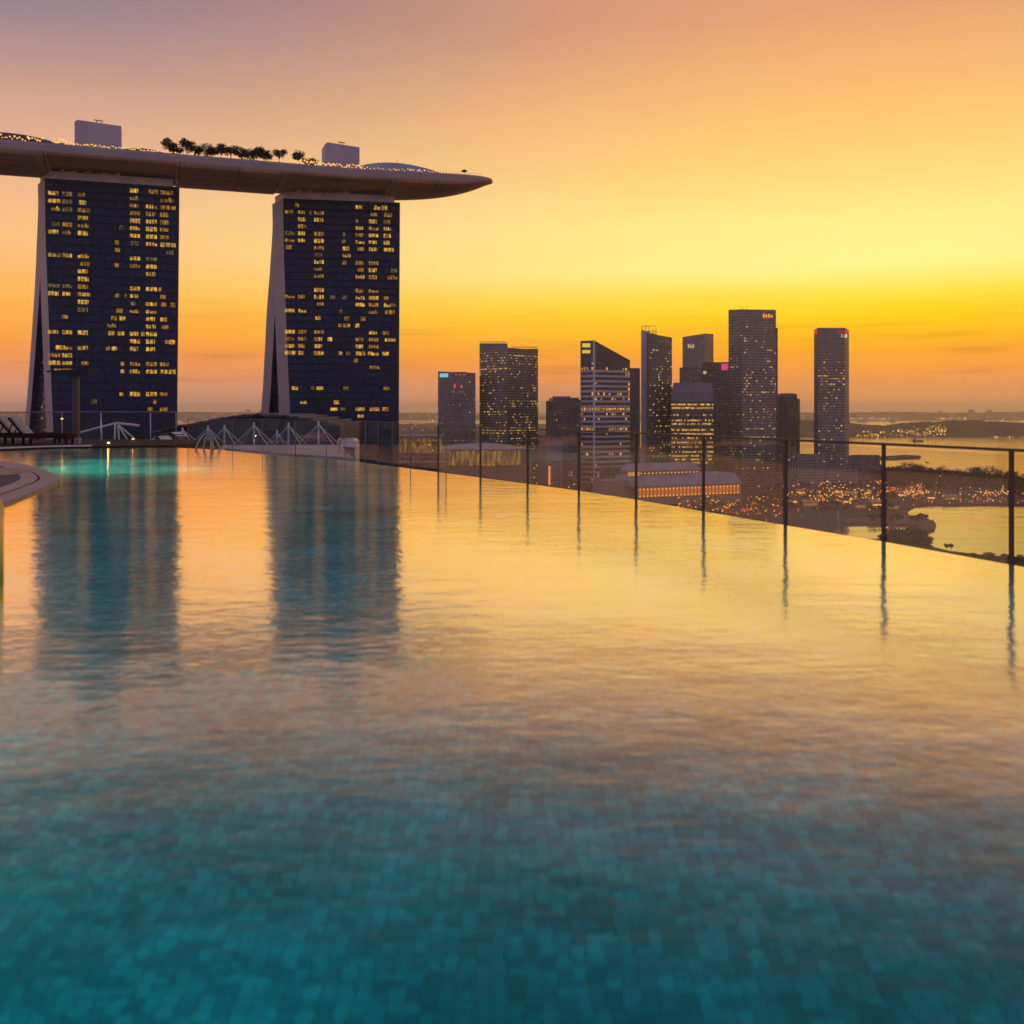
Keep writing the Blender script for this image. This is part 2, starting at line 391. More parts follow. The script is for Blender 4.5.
land('breakwater', [(842, 456.8), (880, 457.2), (905, 455.6), (921, 456.4), (920, 458.6), (890, 459.8), (850, 459.4)], M['hill'], 1.8)
land('far_mainland', [(-900, 417.5), (300, 417.5), (620, 418), (780, 420), (1000, 420), (2000, 419), (2000, 412.5), (-900, 412.5)], M['grassland'], 3.0)

def ridge(name, d, prof, base_py, depth, mat=None, seed=0.0):
    """a wooded hill: px profile of its crest, foot at base_py"""
    d0 = CAMZ * F / (base_py - HY); mb = MB(); rows = []
    xs = []; x = prof[0][0]
    while x <= prof[-1][0]: xs.append(x); x += 1.0
    for k in range(7):
        t = k / 6; row = []
        for x in xs:
            for (a, ya), (b, yb) in zip(prof, prof[1:]):
                if a <= x <= b: yt = ya + (yb - ya) * (x - a) / (b - a)
            dd = d0 + depth * t
            crest = max(0, CAMZ - (yt - HY) / F * (d0 + depth * .5))
            hgt = crest * math.sin(math.pi * t) ** .8 * (1 + .16 * noise.noise(Vector((x * .22 + seed, t * 5, seed))) + .07 * noise.noise(Vector((x * .9, t * 9, seed))))
            row.append((xl(x, d0), dd, max(hgt, 0) - .4 + .3 * (k not in (0, 6))))
        rows.append(row)
    mb.loft([r for r in rows], closed=False, cap=False, smooth=True)
    o = mb.build(name, mat or M['hill']); o['kind'] = 'structure'; return o
ridge('island', 4000, [(770, 437), (790, 428), (815, 424), (850, 421.5), (875, 420.5), (905, 423), (930, 424), (950, 426), (975, 437)], 437.5, 1500, seed=1)
ridge('headland', 3900, [(936, 436), (950, 431), (962, 425.5), (980, 422.5), (1005, 422), (1040, 421), (1080, 422), (1120, 430), (1150, 437)], 437.2, 1100, seed=4)
ridge('far_hills', 9000, [(560, 419), (640, 415.5), (760, 414), (850, 412.5), (900, 413), (960, 412), (1024, 413), (1150, 411.5), (1300, 419)], 420.5, 3000, seed=9)
ridge('far_ridge', 9000, [(-250, 419), (-100, 413), (20, 413), (120, 412), (200, 412.5), (300, 412), (430, 413), (600, 419)], 420, 3000, seed=14)

# distant city on the horizon, one hazy mass
mb = MB()
for i in range(420):
    d = random.uniform(8500, 13500); x = random.choice((random.uniform(-900, 470), random.uniform(-60, 300), random.uniform(780, 1100)))
    hh = random.uniform(20, 75) + (random.random() < .1) * random.uniform(15, 50)
    w = random.uniform(14, 45); X0 = xl(x, d)
    mb.box(X0, X0 + w, d, d + 40, 0, hh)
tag(mb.build('distant_city', plain('far_blocks', (.3, .27, .27), .8, scale=.002), weld=False), kind='stuff')

# ================================================================== trees
def leaf_quads(mb, c, r, n, size, rng, flat=.8):
    for i in range(n):
        v = Vector((rng.gauss(0, 1), rng.gauss(0, 1), rng.gauss(0, 1))).normalized() * (rng.random() ** .4)
        p = Vector(c) + Vector((v.x * r, v.y * r, v.z * r * flat))
        a = Vector((rng.gauss(0, 1), rng.gauss(0, 1), rng.gauss(0, 1))).normalized() * size * rng.uniform(.6, 1.3)
        b = a.orthogonal().normalized() * size * rng.uniform(.4, .8)
        mb.face([p - a, p - b * .8, p + a, p + b * .8])
def tree_meshes(seed, wide=.42, clumps=16, leaves=34, trunk_h=.42):
    rng = random.Random(seed)
    tk = MB(); tk.tube([(0, 0, -.06), (.01, .0, trunk_h * .5), (.02, .01, trunk_h), (.0, .02, .72)], [.032, .024, .02, .008], 7)
    cs = []
    for i in range(clumps):
        a = rng.uniform(0, 6.283); rr = wide * math.sqrt(rng.random()) * .78; z = trunk_h + .12 + (1 - trunk_h - .2) * rng.random() * (1 - .5 * rr / wide)
        cs.append((rr * math.cos(a), rr * math.sin(a), z))
    for c in cs[:7]:
        tk.tube([(.015, .005, trunk_h * rng.uniform(.75, 1)), (c[0] * .5, c[1] * .5, trunk_h + (c[2] - trunk_h) * .55), c], [.014, .009, .003], 5)
    cr = MB()
    for c in cs: leaf_quads(cr, c, rng.uniform(.12, .2), int(leaves * 1.6), .046, rng)
    return tk.mesh('trunk', M['bark']), cr.mesh('crown', M['leaf'], weld=False)
TREES = [tree_meshes(11), tree_meshes(12, .5, 18), tree_meshes(13, .36, 14, 34, .48), tree_meshes(14, .45, 15, 30, .38), tree_meshes(15, .5, 24, 36, .12)]
def tree(name, loc, hgt, label, group, v=0, squash=1.0):
    r = thing(name, label, 'tree', loc, random.uniform(0, 6.28), group); r.scale = (hgt * squash, hgt * squash, hgt)
    for nm, me in zip(('trunk', 'crown'), TREES[v % 5]):
        o = bpy.data.objects.new(nm, me); COL.objects.link(o); o.parent = r
    return r
def woods(name, items, leafsize=1.5, n=60):
    """items: (x, y, ground z, height)"""
    rng = random.Random(5); mb = MB()
    for x, y, z, hgt in items:
        mb.tube([(x, y, z - .5), (x, y, z + hgt * .5)], hgt * .03, 5, False)
        for k in range(3):
            c = (x + rng.gauss(0, .16) * hgt, y + rng.gauss(0, .16) * hgt, z + hgt * rng.uniform(.5, .8))
            leaf_quads(mb, c, hgt * rng.uniform(.24, .36), n // 3, leafsize, rng)
    return tag(mb.build(name, M['leaf'], weld=False), kind='stuff')

# ================================================================== lit windows as parts
UNIT = {}
def unit_box(mat, panes=1):
    v = random.randrange(5) if panes > 1 else 0
    k = (mat.name, panes, v)
    if k not in UNIT:
        mb = MB(); g = .0 if panes == 1 else .035; rr = random.Random(v * 7 + panes)
        skip = rr.randrange(panes) if panes > 2 and v in (1, 3) else -1
        for i in range(panes):
            a = -.5 + i / panes + g; b = -.5 + (i + 1) / panes - g
            if i == skip: b = a + (b - a) * .35
            mb.box(a, b, -.5, .5, -.5, .5 if v < 2 or rr.random() < .6 else .15)
        UNIT[k] = mb.mesh('window', mat)
    return UNIT[k]
def put_window(root, c, u, w, hgt, mat, panes=1, thick=.5, name='window'):
    o = bpy.data.objects.new(name, unit_box(mat, panes)); COL.objects.link(o); o.parent = root
    u = Vector((u[0], u[1], 0)).normalized(); nrm = Vector((-u.y, u.x, 0))
    m = Matrix(((u.x * w, nrm.x * thick, 0, c[0]), (u.y * w, nrm.y * thick, 0, c[1]), (0, 0, hgt, c[2]), (0, 0, 0, 1)))
    o.matrix_local = m if root is None else Matrix.Translation(-Vector(root.location)) @ m
    return o
def put_windows(root, items, cap=100, seed=1):
    """items: (centre, u, w, h, mat, panes); the largest hundred are parts, the rest one mesh"""
    items = sorted(items, key=lambda t: -t[2] * t[3])
    for c, u, w, hh, m, p in items[:cap]: put_window(root, c, u, w, hh, m, p)
    rest = items[cap:]
    if rest:
        mats = []; mb = MB()
        for c, u, w, hh, m, p in rest:
            if m not in mats: mats.append(m)
            mb.mi = mats.index(m); u = Vector((u[0], u[1], 0)).normalized(); nr = Vector((-u.y, u.x, 0))
            mb.obox(Vector(c) - u * w / 2 - nr * .25 - Vector((0, 0, hh / 2)) - Vector(root.location), u * w, nr * .5, Vector((0, 0, hh)))
        o = mb.build('small_windows', mats, root, weld=False); o['kind'] = 'stuff'
def face_windows(a, b, z0, z1, fh, bw, p, rng, mats, wf=.6, hf=.45, rows=None, gaps=.12):
    """random lit cells on the wall from plan point a to b"""
    a, b = Vector((a[0], a[1], 0)), Vector((b[0], b[1], 0)); d = b - a; n = max(1, int(d.length / bw)); u = d.normalized(); out = []
    k = 0; z = z0 + fh * .5
    while z < z1 - fh * .3:
        pr = (p if rows is None else rows(z, p)) * (rng.choice((.25, .5, .8, 1, 1, 1.3, 2.4)) if p < .5 else 1)
        for i in range(n):
            if rng.random() < pr:
                q = a + u * (i + .5) * d.length / n
                out.append(((q.x, q.y, z), u, d.length / n * wf * rng.uniform(.6, 1.15), fh * hf * rng.uniform(.7, 1.2), rng.choice(mats), 1))
        z += fh
    return out

# ================================================================== the two hotel towers and the platform on top
M['hotel_glass'] = facade('hotel_glass', (.012, .024, .054), (.006, .022, .065), 3.0, 1.35, .74, .84, 3, .12, .2, .5)
M['hotel_fin'] = plain('hotel_fin', (.013, .030, .068), .6, scale=.3, spec=.2)
def hotel(label, ptl, ptr, bdir, thick, lx, rear, wins, grow, seed):
    """ptl, ptr: top corners of the front face (px, depth); lx: px of the face's left edge by height; rear: offset of the rear slab"""
    ZT = 190.0
    A = Vector((xl(*ptl), ptl[1], 0)); B = Vector((xl(*ptr), ptr[1], 0)); u = (B - A).normalized(); LEN = (B - A).length
    v = Vector((-math.sin(bdir), math.cos(bdir), 0))
    root = thing('hotel_tower', label, 'tower', (A.x, A.y, 0)); O = A
    def curve(tab, z):
        for (z0, a), (z1, b) in zip(tab, tab[1:]):
            if z1 <= z <= z0: return a + (b - a) * (z0 - z) / (z0 - z1)
        return tab[-1][1]
    zs = [ZT - i * 6 for i in range(int(ZT / 6) + 1)] + [0]
    def sec(z, v0, v1, ui, uo=None):
        l = curve(lx, z) + ui; r = LEN - curve(grow, z) - ui
        return [u * l + v * v0 + Vector((0, 0, z)), u * r + v * v0 + Vector((0, 0, z)), u * r + v * v1 + Vector((0, 0, z)), u * l + v * v1 + Vector((0, 0, z))]
    mb = MB(); mb.mi = 0
    def slab(zl_, v0f, v1f, ui, name):
        m = MB()
        rings = [sec(z, v0f(z), v1f(z), ui) for z in zl_]
        for r0, r1 in zip(rings, rings[1:]):
            for j in range(4):
                k = (j + 1) % 4; m.mi = 1 if j in (1, 3) else 0
                q = [r1[j], r1[k], r0[k], r0[j]]
                m.face(q, [((p - v * 0).dot(u), p.z) for p in q])
        m.mi = 1; m.face(rings[0], [(-1., -1.)] * 4)
        return m.build(name, [M['hotel_glass'], M['cladding']], root)
    slab(zs, lambda z: 0, lambda z: thick, 0, 'front_slab')
    rz = [z for z in zs if z < ZT - 1]
    slab(rz, lambda z: curve(rear, z), lambda z: curve(rear, z) + thick * .8, .15, 'rear_slab')
    # dark glazed infill between the two legs
    m = MB(); rings = []
    for z in rz:
        r = curve(rear, z)
        if r > thick + .5: rings.append([(u * (curve(lx, z) + 2.5) + v * (thick - 1) + Vector((0, 0, z))), (u * (curve(lx, z) + 2.5) + v * (r + 1) + Vector((0, 0, z)))])
    for r0, r1 in zip(rings, rings[1:]): m.face([r0[0], r0[1], r1[1], r1[0]], [(0, r0[0].z), ((r0[1] - r0[0]).length, r0[0].z), ((r1[1] - r1[0]).length, r1[0].z), (0, r1[0].z)])
    m.build('atrium_glazing', M['hotel_glass'], root)
    # mullions and slab edges in front of the glass
    nrm = Vector((u.y, -u.x, 0)); m = MB()
    z = 3.0
    while z < ZT - 1:
        l = curve(lx, z)
        m.obox(u * (l + .1) + nrm * .002 + Vector((0, 0, z - .28)), u * (LEN - curve(grow, z) - l - .2), nrm * .22, Vector((0, 0, .34))); z += 3.0
    m.build('slab_edges', M['hotel_fin'], root)
    m = MB()
    for i in range(13):
        uu = LEN * (.03 + .94 * i / 12)
        if uu < curve(lx, 0) + .5 or uu > LEN - curve(grow, 0) - .5: continue
        m.obox(u * (uu - .15) + nrm * .002, u * .3, nrm * .3, Vector((0, 0, ZT - .4)))
    m.build('mullions', M['hotel_fin'], root)
    # crown strip and rooftop plant under the platform
    m = MB(); m.obox(u * .6 + nrm * .35 + v * .2 + Vector((0, 0, ZT + .003)), u * (LEN * .94), v * 12, Vector((0, 0, 2.9)))
    m.build('crown', M['crown'], root)
    m = MB(); rng = random.Random(seed)
    for fr in (.12, .16, .2, .3, .37, .42, .47, .52): m.obox(u * (LEN * fr) + v * 1.0 + Vector((0, 0, ZT + 2.92)), u * rng.uniform(1, 2.6), v * 3, Vector((0, 0, rng.uniform(.5, 1.5))))
    m.build('roof_plant', M['crown'], root)
    # lit rooms read off the face, snapped to its floors
    its = []
    for (px, py, w, k) in wins:
        q = (px - 512) / F                              # ray x = q*y ; on the plane A + u*s
        s_ = (q * A.y - A.x) / (u.x - q * u.y); P = A + u * s_
        z = CAMZ - (py - HY) / F * P.y; z = (math.floor(z / 3.0) + .45) * 3.0
        if z < 70: continue
        c = P + nrm * .28 + Vector((0, 0, z)); ww = w / F * P.y
        pn = random.choice((3, 3, 4)) if ww > 3 else (2 if ww > 1.6 else 1)
        its.append((c, u, ww, random.uniform(1.3, 1.7), M[k], pn))
    put_windows(root, its)
    for i in range(9):                                   # lit landings between the legs
        z = 92 + i * 4.6
        r = curve(rear, z)
        if r < thick + 4: continue
        put_window(root, A + u * (curve(lx, z) + 2.2) + v * (thick + (r - thick) * rng.uniform(.3, .6)) + Vector((0, 0, z)), v, 2.0, .9, M['gold2'], 1)
    return root, A, u, v, LEN

def wl(ox, oy, sc, rows, cols):
    """rows: (y, 'letters or (x,w)') in enlarged pixels"""
    out = []
    for y, spec in rows:
        for c in spec.split():
            k = 'gold'
            if c[0] == '~': k = 'gold2'; c = c[1:]
            if c[0] == '.': k = 'dimw'; c = c[1:]
            if c in cols: x, w = cols[c]
            else:
                x, _, w = c.partition(':'); x = float(x); w = float(w or 18)
            out.append((ox + x / sc, oy + y / sc, w / sc, k))
    return out
C1 = dict(A=(217, 48), B=(269, 38), C=(336, 48), F=(540, 40), G=(606, 44), H=(657, 34), W=(672, 62))
W1 = wl(0, 100, 4, [(362, 'F ~613:36 ~W'), (386, 'A .B ~326:24'), (388, '~F'), (401, '~W'), (413, 'A .B'), (415, '~F'), (424, '334:34 G'), (430, '~W'), (444, '224:36 .B'), (448, '~F ~G'), (454, '~C ~H'),
     (477, 'F G'), (484, 'C'), (488, '~H'), (510, '.224:30 ~B ~C F G ~H .486:16'), (538, 'A ~B C F'), (542, 'G ~H'), (570, 'G W .540:32'), (595, '.680:30'), (580, '~468:14'), (604, '~470:18'), (608, '.A .B ~334:26'),
     (630, 'A B C'), (640, 'F .G'), (645, '~467:16'), (656, '~340:36'), (663, '~F G'), (690, 'C G'), (716, 'C'), (745, '~C .B .A'), (757, 'F G ~640:10'), (768, 'A B C ~470:14'), (784, 'F .468:18 .502:10'), (796, '~652:20'), (802, 'C'),
     (815, 'G ~655:20 ~692:18'), (818, '.532:16'), (828, '.C'), (838, '~478:24 F'), (846, 'G'), (855, '~260:22'), (869, '490:22 ~456:22 655:28'), (872, 'G'), (898, '~446:36 G ~.660:26'.replace('~.', '~')), (925, 'A B C 446:24'),
     (932, 'F 484:24 ~572:14'), (945, 'G'), (953, '~668:14 688:22'), (963, 'F'), (974, 'G'), (988, '236:22 B C 458:20 ~432:14'), (992, 'F G')], C1)
W1 += wl(0, 300, 4, [(220, '~A B'), (244, 'A B ~343:34'), (248, '~490:12 ~F ~G ~H'), (268, '~232:30 ~B ~376:14'), (271, '490:12 F G W'), (362, '486:14 F G ~654:28'), (405, '.376:24'), (420, '~620:12'), (442, '~600:18 ~H')], C1)
C2 = dict(A=(196, 40), B=(245, 34), C=(311, 40), F=(473, 38), G=(526, 40), H=(580, 30), W=(594, 50))
W2 = wl(240, 100, 3.938, [(410, '~225:14'), (414, 'F 554:56'), (438, '~A ~B .278:10 ~C'), (448, '~530:34 ~586:40'), (462, 'C'), (470, 'B .460:12 G'), (478, '~C ~H'), (500, '~B F ~G H'), (522, 'B ~F G'), (528, '~C .A H .409:10'),
     (546, 'B F .409:14'), (550, '~A C G H'), (578, '~192:22 ~C 420:32 ~475:26'), (586, 'G 590:50'), (606, '.C 420:34'), (637, 'C ~412:18 ~F ~G'), (664, '~C ~476:24 G .606:26'), (690, '~C F G ~600:40'), (744, 'C ~F ~G'),
     (767, '~A ~B C .365:18 .412:18 F G ~576:18'), (794, '~316:26 F ~G 580:28'), (818, 'F ~G .604:24'), (826, 'A B .398:12'), (843, '~G ~W'), (850, '~420:18'), (855, '310:28 ~484:20'), (880, '~394:14 ~418:20'), (896, '420:26 462:16'),
     (914, 'A ~B ~C G ~574:26'), (938, '~A ~B C 354:18 ~F G W'), (963, 'A ~B ~C F ~G'), (984, '~C 396:12 ~426:16 F'), (1008, 'A ~240:20 C ~F G 574:26')], C2)
W2 += wl(200, 340, 4, [(17, '366:26 ~406:24 ~C2:1'.replace('~C2:1', '476:34') + ' 640:34 ~694:40'), (40, '477:32 ~562:14 .592:14 642:34'), (64, '~370:26 402:16 478:30 650:20 682:20 742:26'), (93, '~623:16'), (116, '~698:42'), (192, '~583:18'),
     (200, '380:24 .452:12 480:26 ~746:24'), (236, '416:30 546:20'), (266, '~630:16 ~652:14 ~705:26 ~740:24'), (287, '536:28 645:28 696:38 742:24 .570:22'), (310, '645:30')], C2)

T1, A1, u1, v1, L1 = hotel('left dark glass hotel tower with splayed legs, its foot behind the flat topped post',
      (44.5, 388), (179.5, 403.6), R(35), 14, [(190, 0), (165, .4), (140, 1.3), (120, 2.0), (90, 3.2), (0, 5)],
      [(190, 2), (176, 5), (160, 11), (145, 19), (130, 28), (110, 41), (92, 54), (0, 75)], W1, [(190, 0), (92, .9), (0, 1.2)], 1)
T2, A2, u2, v2, L2 = hotel('right dark glass hotel tower with splayed legs, under the pointed end of the platform',
      (283, 425.5), (400, 433.7), R(32), 14, [(190, 0), (165, .4), (140, 1.2), (120, 2.0), (90, 3.3), (0, 5)],
      [(190, 2), (176, 4), (160, 8.5), (145, 14), (130, 18), (110, 24), (92, 31), (0, 48)], W2, [(190, 0), (92, .5), (0, .8)], 2)

def platform():
    P0 = Vector((-186, 364, 0)); a = R(19.8); d = Vector((math.cos(a), math.sin(a), 0)); n = Vector((-d.y, d.x, 0))
    root = thing('sky_platform', 'long boat shaped roof platform spanning the two hotel towers with a pointed end', 'platform', (P0.x, P0.y, 198))
    SE = 195.3; ZD = 0.0
    def ss(px):
        q = (px - 512) / F; return (q * P0.y - P0.x) / (d.x - q * d.y)
    rng_ = [(ss(45.5), ss(177.5)), (ss(283), ss(394.5))]
    stations = []
    def hw(s): return 20.0 if s < 108 else 20.0 * math.sqrt(max(0, 1 - ((s - 108) / (SE - 108)) ** 3.2))
    def bot(s): return 6.2 if s < 130 else 6.2 * max(.1, 1 - ((s - 130) / (SE - 130)) ** 4.6)
    def lift_(s): return 0 if s < 125 else 4.2 * ((s - 125) / (SE - 125)) ** 1.6
    ev = [x for r in rng_ for x in r]; s = -110.0; pts = set()
    while s < SE: pts.add(round(s, 2)); s += 5 if s < 160 else 2.2
    st = []
    for s in sorted(pts): st.append((s, any(x0 < s < x1 for x0, x1 in rng_)))
    for x0, x1 in rng_:
        st += [(x0 - .01, False), (x0 + .01, True), (x1 - .01, True), (x1 + .01, False)]
    st.sort(); st.append((SE - .05, False))
    hull = MB(); fas = MB(); deck = MB(); hr = []; fr = []; dr = []
    for s, notch in st:
        w = max(hw(s), .25); b = bot(s); c = d * s + n * 20 + Vector((0, 0, lift_(s))); fh = min(2.4, b * .45)
        row = []
        for k in range(13):
            t = math.pi * k / 12; x = -math.cos(t); zz_ = -fh - (b - fh) * math.sin(t) ** .75
            if notch: zz_ = max(zz_, -fh - 1.2)
            row.append(c + n * (x * w) + Vector((0, 0, zz_)))
        hr.append(row)
        fr.append([row[0] - n * .003, c - n * (w + .35) + Vector((0, 0, -.2)), c - n * (w + .3) + Vector((0, 0, .5)), c - n * (w - .5) + Vector((0, 0, .5)), c - n * (w - .5)])
        dr.append([c - n * (w - .5), c + n * w, row[12]])
    hull.loft(hr, False, False, True); fas.loft(fr, False, False, False); deck.loft(dr, False, False, False)
    for q, me in ((hull, 'hull'), (fas, 'fascia'), (deck, 'deck')):
        q.build(me, {'hull': M['hull'], 'fascia': M['fascia'], 'deck': M['darkroof']}[me], root)
    # seams round the hull
    m = MB()
    for s in [ss(45) - 40, ss(45) - .5, ss(178) + .5, ss(283) - .5, ss(240), ss(395) + .6, ss(440)]:
        w = hw(s); b = bot(s); fh = min(2.4, b * .45); c = d * s + n * 20 + Vector((0, 0, lift_(s)))
        m.tube([c + n * (-math.cos(math.pi * k / 24) * w) + Vector((0, 0, -fh - (b - fh) * math.sin(math.pi * k / 24) ** .75)) for k in range(13)], .12, 4)
    for k in (1.5, 3, 4.5):
        q = []
        for s, notch in st[::2]:
            if notch or s > SE - 8: continue
            w = max(hw(s), .25); b = bot(s); fh = min(2.4, b * .45); c = d * s + n * 20 + Vector((0, 0, lift_(s)))
            q.append(c + n * (-math.cos(math.pi * k / 12) * w) + Vector((0, 0, -fh - (b - fh) * math.sin(math.pi * k / 12) ** .75)))
        for a_, b_ in zip(q, q[1:]):
            if (b_ - a_).length < 12: m.tube([a_, b_], .07, 4, False)
    m.build('hull_seams', M['dark'], root)
    for px in (45, 178.5, 282.5, 395.5):
        s = ss(px); m = MB(); m.obox(d * (s - .2) + n * 17 + Vector((0, 0, -7.4)), d * .4, n * 3.5, Vector((0, 0, 4.2))); m.build('end_fin', M['crown'], root)
    # lift houses
    def lift(pxl, pxr, ytop, back, nm='lift_house'):
        s0 = ss(pxl); s1 = ss(pxr); c0 = d * s0 + n * back; k = 1 + back * d.x / 380
        s0 = s0 * k - back * .02; z = (HY - ytop) / F * (P0.y + c0.y) - 98
        W_ = (s1 - s0) * k
        mm = MB(); base = c0
        prof = [(0, 0), (W_, 0), (W_, z - .9), (.9, z), (0, z - .8)]
        ring0 = [base + d * x + Vector((0, 0, q)) for x, q in prof]; ring1 = [p + n * 9 for p in ring0]
        mm.loft([ring1, ring0], True, True)
        o = mm.build(nm, M['cladding'], root)
        a_ = MB()
        for q in (.46, .56):
            a_.tube([base + d * W_ * q + n * 3 + Vector((0, 0, z - 1)), base + d * W_ * q + n * 3 + Vector((0, 0, z + 1.3))], .14, 5)
            a_.tube([base + d * (W_ * q - 1.0) + n * 3 + Vector((0, 0, z + 1.4)), base + d * (W_ * q + .9) + n * 3 + Vector((0, 0, z + 1.1))], .16, 5)
        a_.build('antenna', M['dark'], o)
        return base, W_, z
    lift(73, 120.5, 119.5, 8)
    lift(328.5, 368, 142, 8)
    # low curved roofs
    def roof(pxl, pxr, hgt, back, wid, mat, nm='garden_roof'):
        s0, s1 = ss(pxl), ss(pxr); rows = []
        for i in range(15):
            t = i / 14; s = s0 + (s1 - s0) * t; row = []
            for k in range(9):
                q = math.pi * k / 8
                row.append(d * s + n * (back + wid / 2 - wid / 2 * math.cos(q)) + Vector((0, 0, .05 + hgt * math.sin(q) ** .6 * math.sin(math.pi * (.06 + .88 * t)) ** .55)))
            rows.append(row)
        MB().loft(rows, False, False, True).build(nm, mat, root)
    roof(-60, 62, 5.6, 4, 16, M['darkroof']); roof(30, 84, 4.2, 8, 14, M['darkroof']); roof(112, 172, 4.2, 6, 14, M['darkroof'])
    roof(355, 452, 7.4, 5, 20, M['roof']); roof(420, 470, 4.4, 8, 12, M['darkroof'])
    # plants along the low roof
    m = MB(); rng = random.Random(3)
    for i in range(26): leaf_quads(m, d * (ss(384) + (ss(420) - ss(384)) * i / 25) + n * 15 + Vector((0, 0, 4.4 + rng.uniform(0, .4))), .9, 14, .35, rng)
    o = m.build('roof_shrubs', M['leaf'], root, weld=False); o['kind'] = 'stuff'
    # rim lights
    m = MB(); rng = random.Random(8)
    def strip(a, b, n_, zlo, zhi, back, r):
        for i in range(n_):
            s = ss(a + (b - a) * (i + rng.uniform(-.3, .3)) / n_); w = 20 - hw(s)
            m.octa(d * s + n * (back + w + rng.uniform(0, 1.5)) + Vector((0, 0, lift_(s) + rng.uniform(zlo, zhi))), r * rng.uniform(.6, 1.2))
    strip(-70, 44, 46, 1.0, 2.8, .9, .46); strip(52, 72, 14, 1.0, 3.0, .9, .46); strip(73, 160, 50, .9, 1.7, .8, .36); strip(164, 285, 44, .9, 1.6, .8, .33); strip(285, 366, 60, .9, 2.4, .8, .42); strip(366, 456, 34, .9, 1.8, .8, .38)
    o = m.build('rim_lights', M['lamp'], root, weld=False); o['kind'] = 'stuff'
    # guard rail with people sized posts at the pointed end, little mast and ball
    m = MB()
    for px in range(440, 490, 3):
        s = ss(px) ; w = hw(s) - .6; m = MB(); m.tube([d * s + n * (20 - w) + Vector((0, 0, lift_(s))), d * s + n * (20 - w) + Vector((0, 0, lift_(s) + 1.9))], .1, 4); m.build('guard_post', M['steel'], root)
    s = ss(474); m = MB(); m.tube([d * s + n * 14, d * s + n * 14 + Vector((0, 0, 6.5))], .1, 5); m.dome(d * s + n * 14 + Vector((0, 0, 6.5)), 1.3, .9, 10, 4); m.build('signal_mast', M['dark'], root)
    s = ss(404); m = MB(); m.tube([d * s + n * 12, d * s + n * 12 + Vector((0, 0, 9))], .07, 4); m.build('signal_mast', M['dark'], root)
    return P0, d, n, ss
P0, pd, pn, pss = platform()
for i, (px, hgt, sq, back) in enumerate([(170, 6.4, 1.1, 5), (178, 5.0, .9, 9), (187, 6.6, .95, 5), (195, 5.6, 1, 7), (205, 6.3, 1, 5), (213, 5.4, 1, 8), (222, 6.0, 1, 5), (232, 6.3, 1, 6), (241, 5.8, 1, 5), (250, 6.4, .9, 8),
                                          (258, 6.2, 1, 5), (266, 5.6, 1, 7), (281, 6.3, .95, 5), (301, 6.2, .95, 5), (312, 4.6, 1.1, 6), (95 + 221, 3.8, 1, 4)]):
    lab = 'round crowned tree in the row on the roof platform between the two lift houses'
    if i == 0: lab = 'spreading tree at the left end of the row on the roof platform'
    if i == 12: lab = 'single round tree standing apart on the platform, second gap from the right lift house'
    if i == 13: lab = 'round tree on the platform just left of the low bush by the right lift house'
    grp = 'trees on the roof platform'
    p = P0 + pd * pss(px) + pn * back
    tree('roof_tree', (p.x, p.y, 197.7), hgt * 1.28, lab, grp, i, sq * 1.1)

# ================================================================== skyline
def box_plan(pxs, d0, d1, back=34):
    """front corner points: list of (px, depth) left to right; closed at the back"""
    f = [(xl(p, dd), dd) for p, dd in pxs]
    a, b = Vector(f[0]), Vector(f[-1]); m = (a + b) / 2; nrm = m.normalized()
    return f + [tuple(b + nrm * back), tuple(a + nrm * back)]
def building(label, pxs, top, mat, base=0, back=34, cat='office tower', name='office_tower', group=None, windows=None, seed=0, roofbox=None, par=True):
    plan = box_plan(pxs, 0, 0, back)
    zt = top if isinstance(top, (list, tuple)) else [top] * len(pxs)
    zt = [zl(y, pxs[i][1]) for i, y in enumerate(zt)]
    zt = zt + [zt[-1], zt[0]]
    o = Vector((sum(p[0] for p in plan) / len(plan), sum(p[1] for p in plan) / len(plan), base))
    root = thing(name, label, cat, o, 0, group)
    loc = [(p[0] - o.x, p[1] - o.y) for p in plan]
    mb = MB(); mb.prism(loc, 0, [z - base for z in zt]); 
    mb.build('wall', mat, root)
    if par:                                               # parapet
        m = MB(); n = len(loc)
        for i in range(n):
            a, b = Vector((*loc[i], zt[i] - base + .003)), Vector((*loc[(i + 1) % n], zt[(i + 1) % n] - base + .003)); e = (b - a); inn = Vector((-e.y, e.x, 0)).normalized()
            m.obox(a + inn * .1, e * .999, inn * .8, Vector((0, 0, 1.6)))
        m.build('parapet', mat, root)
    if roofbox:
        m = MB()
        for (fx, w, hh) in roofbox:
            a, b = Vector((*loc[0], 0)), Vector((*loc[len(pxs) - 1], 0)); p = a + (b - a) * fx + Vector((0, 7, min(zt) - base + .005)); m.obox(p, (b - a) * w, Vector((0, 12, 0)), Vector((0, 0, hh)))
        m.build('roof_plant', mat, root)
    if windows:
        rng = random.Random(seed); its = []
        for (i, fh, bw, p, mats, kw) in windows:
            a, b = plan[i], plan[i + 1]; e = Vector((b[0] - a[0], b[1] - a[1])).normalized(); nr = Vector((e.y, -e.x)) * .1
            its += face_windows((a[0] + nr.x, a[1] + nr.y), (b[0] + nr.x, b[1] + nr.y), kw.pop('z0', 12), min(zt[i], zt[i + 1]) - kw.pop('tm', 6), fh, bw, p, rng, [M[k] for k in mats], **kw)
        put_windows(root, its)
    root['_plan'] = 0; del root['_plan']
    return root, plan, zt
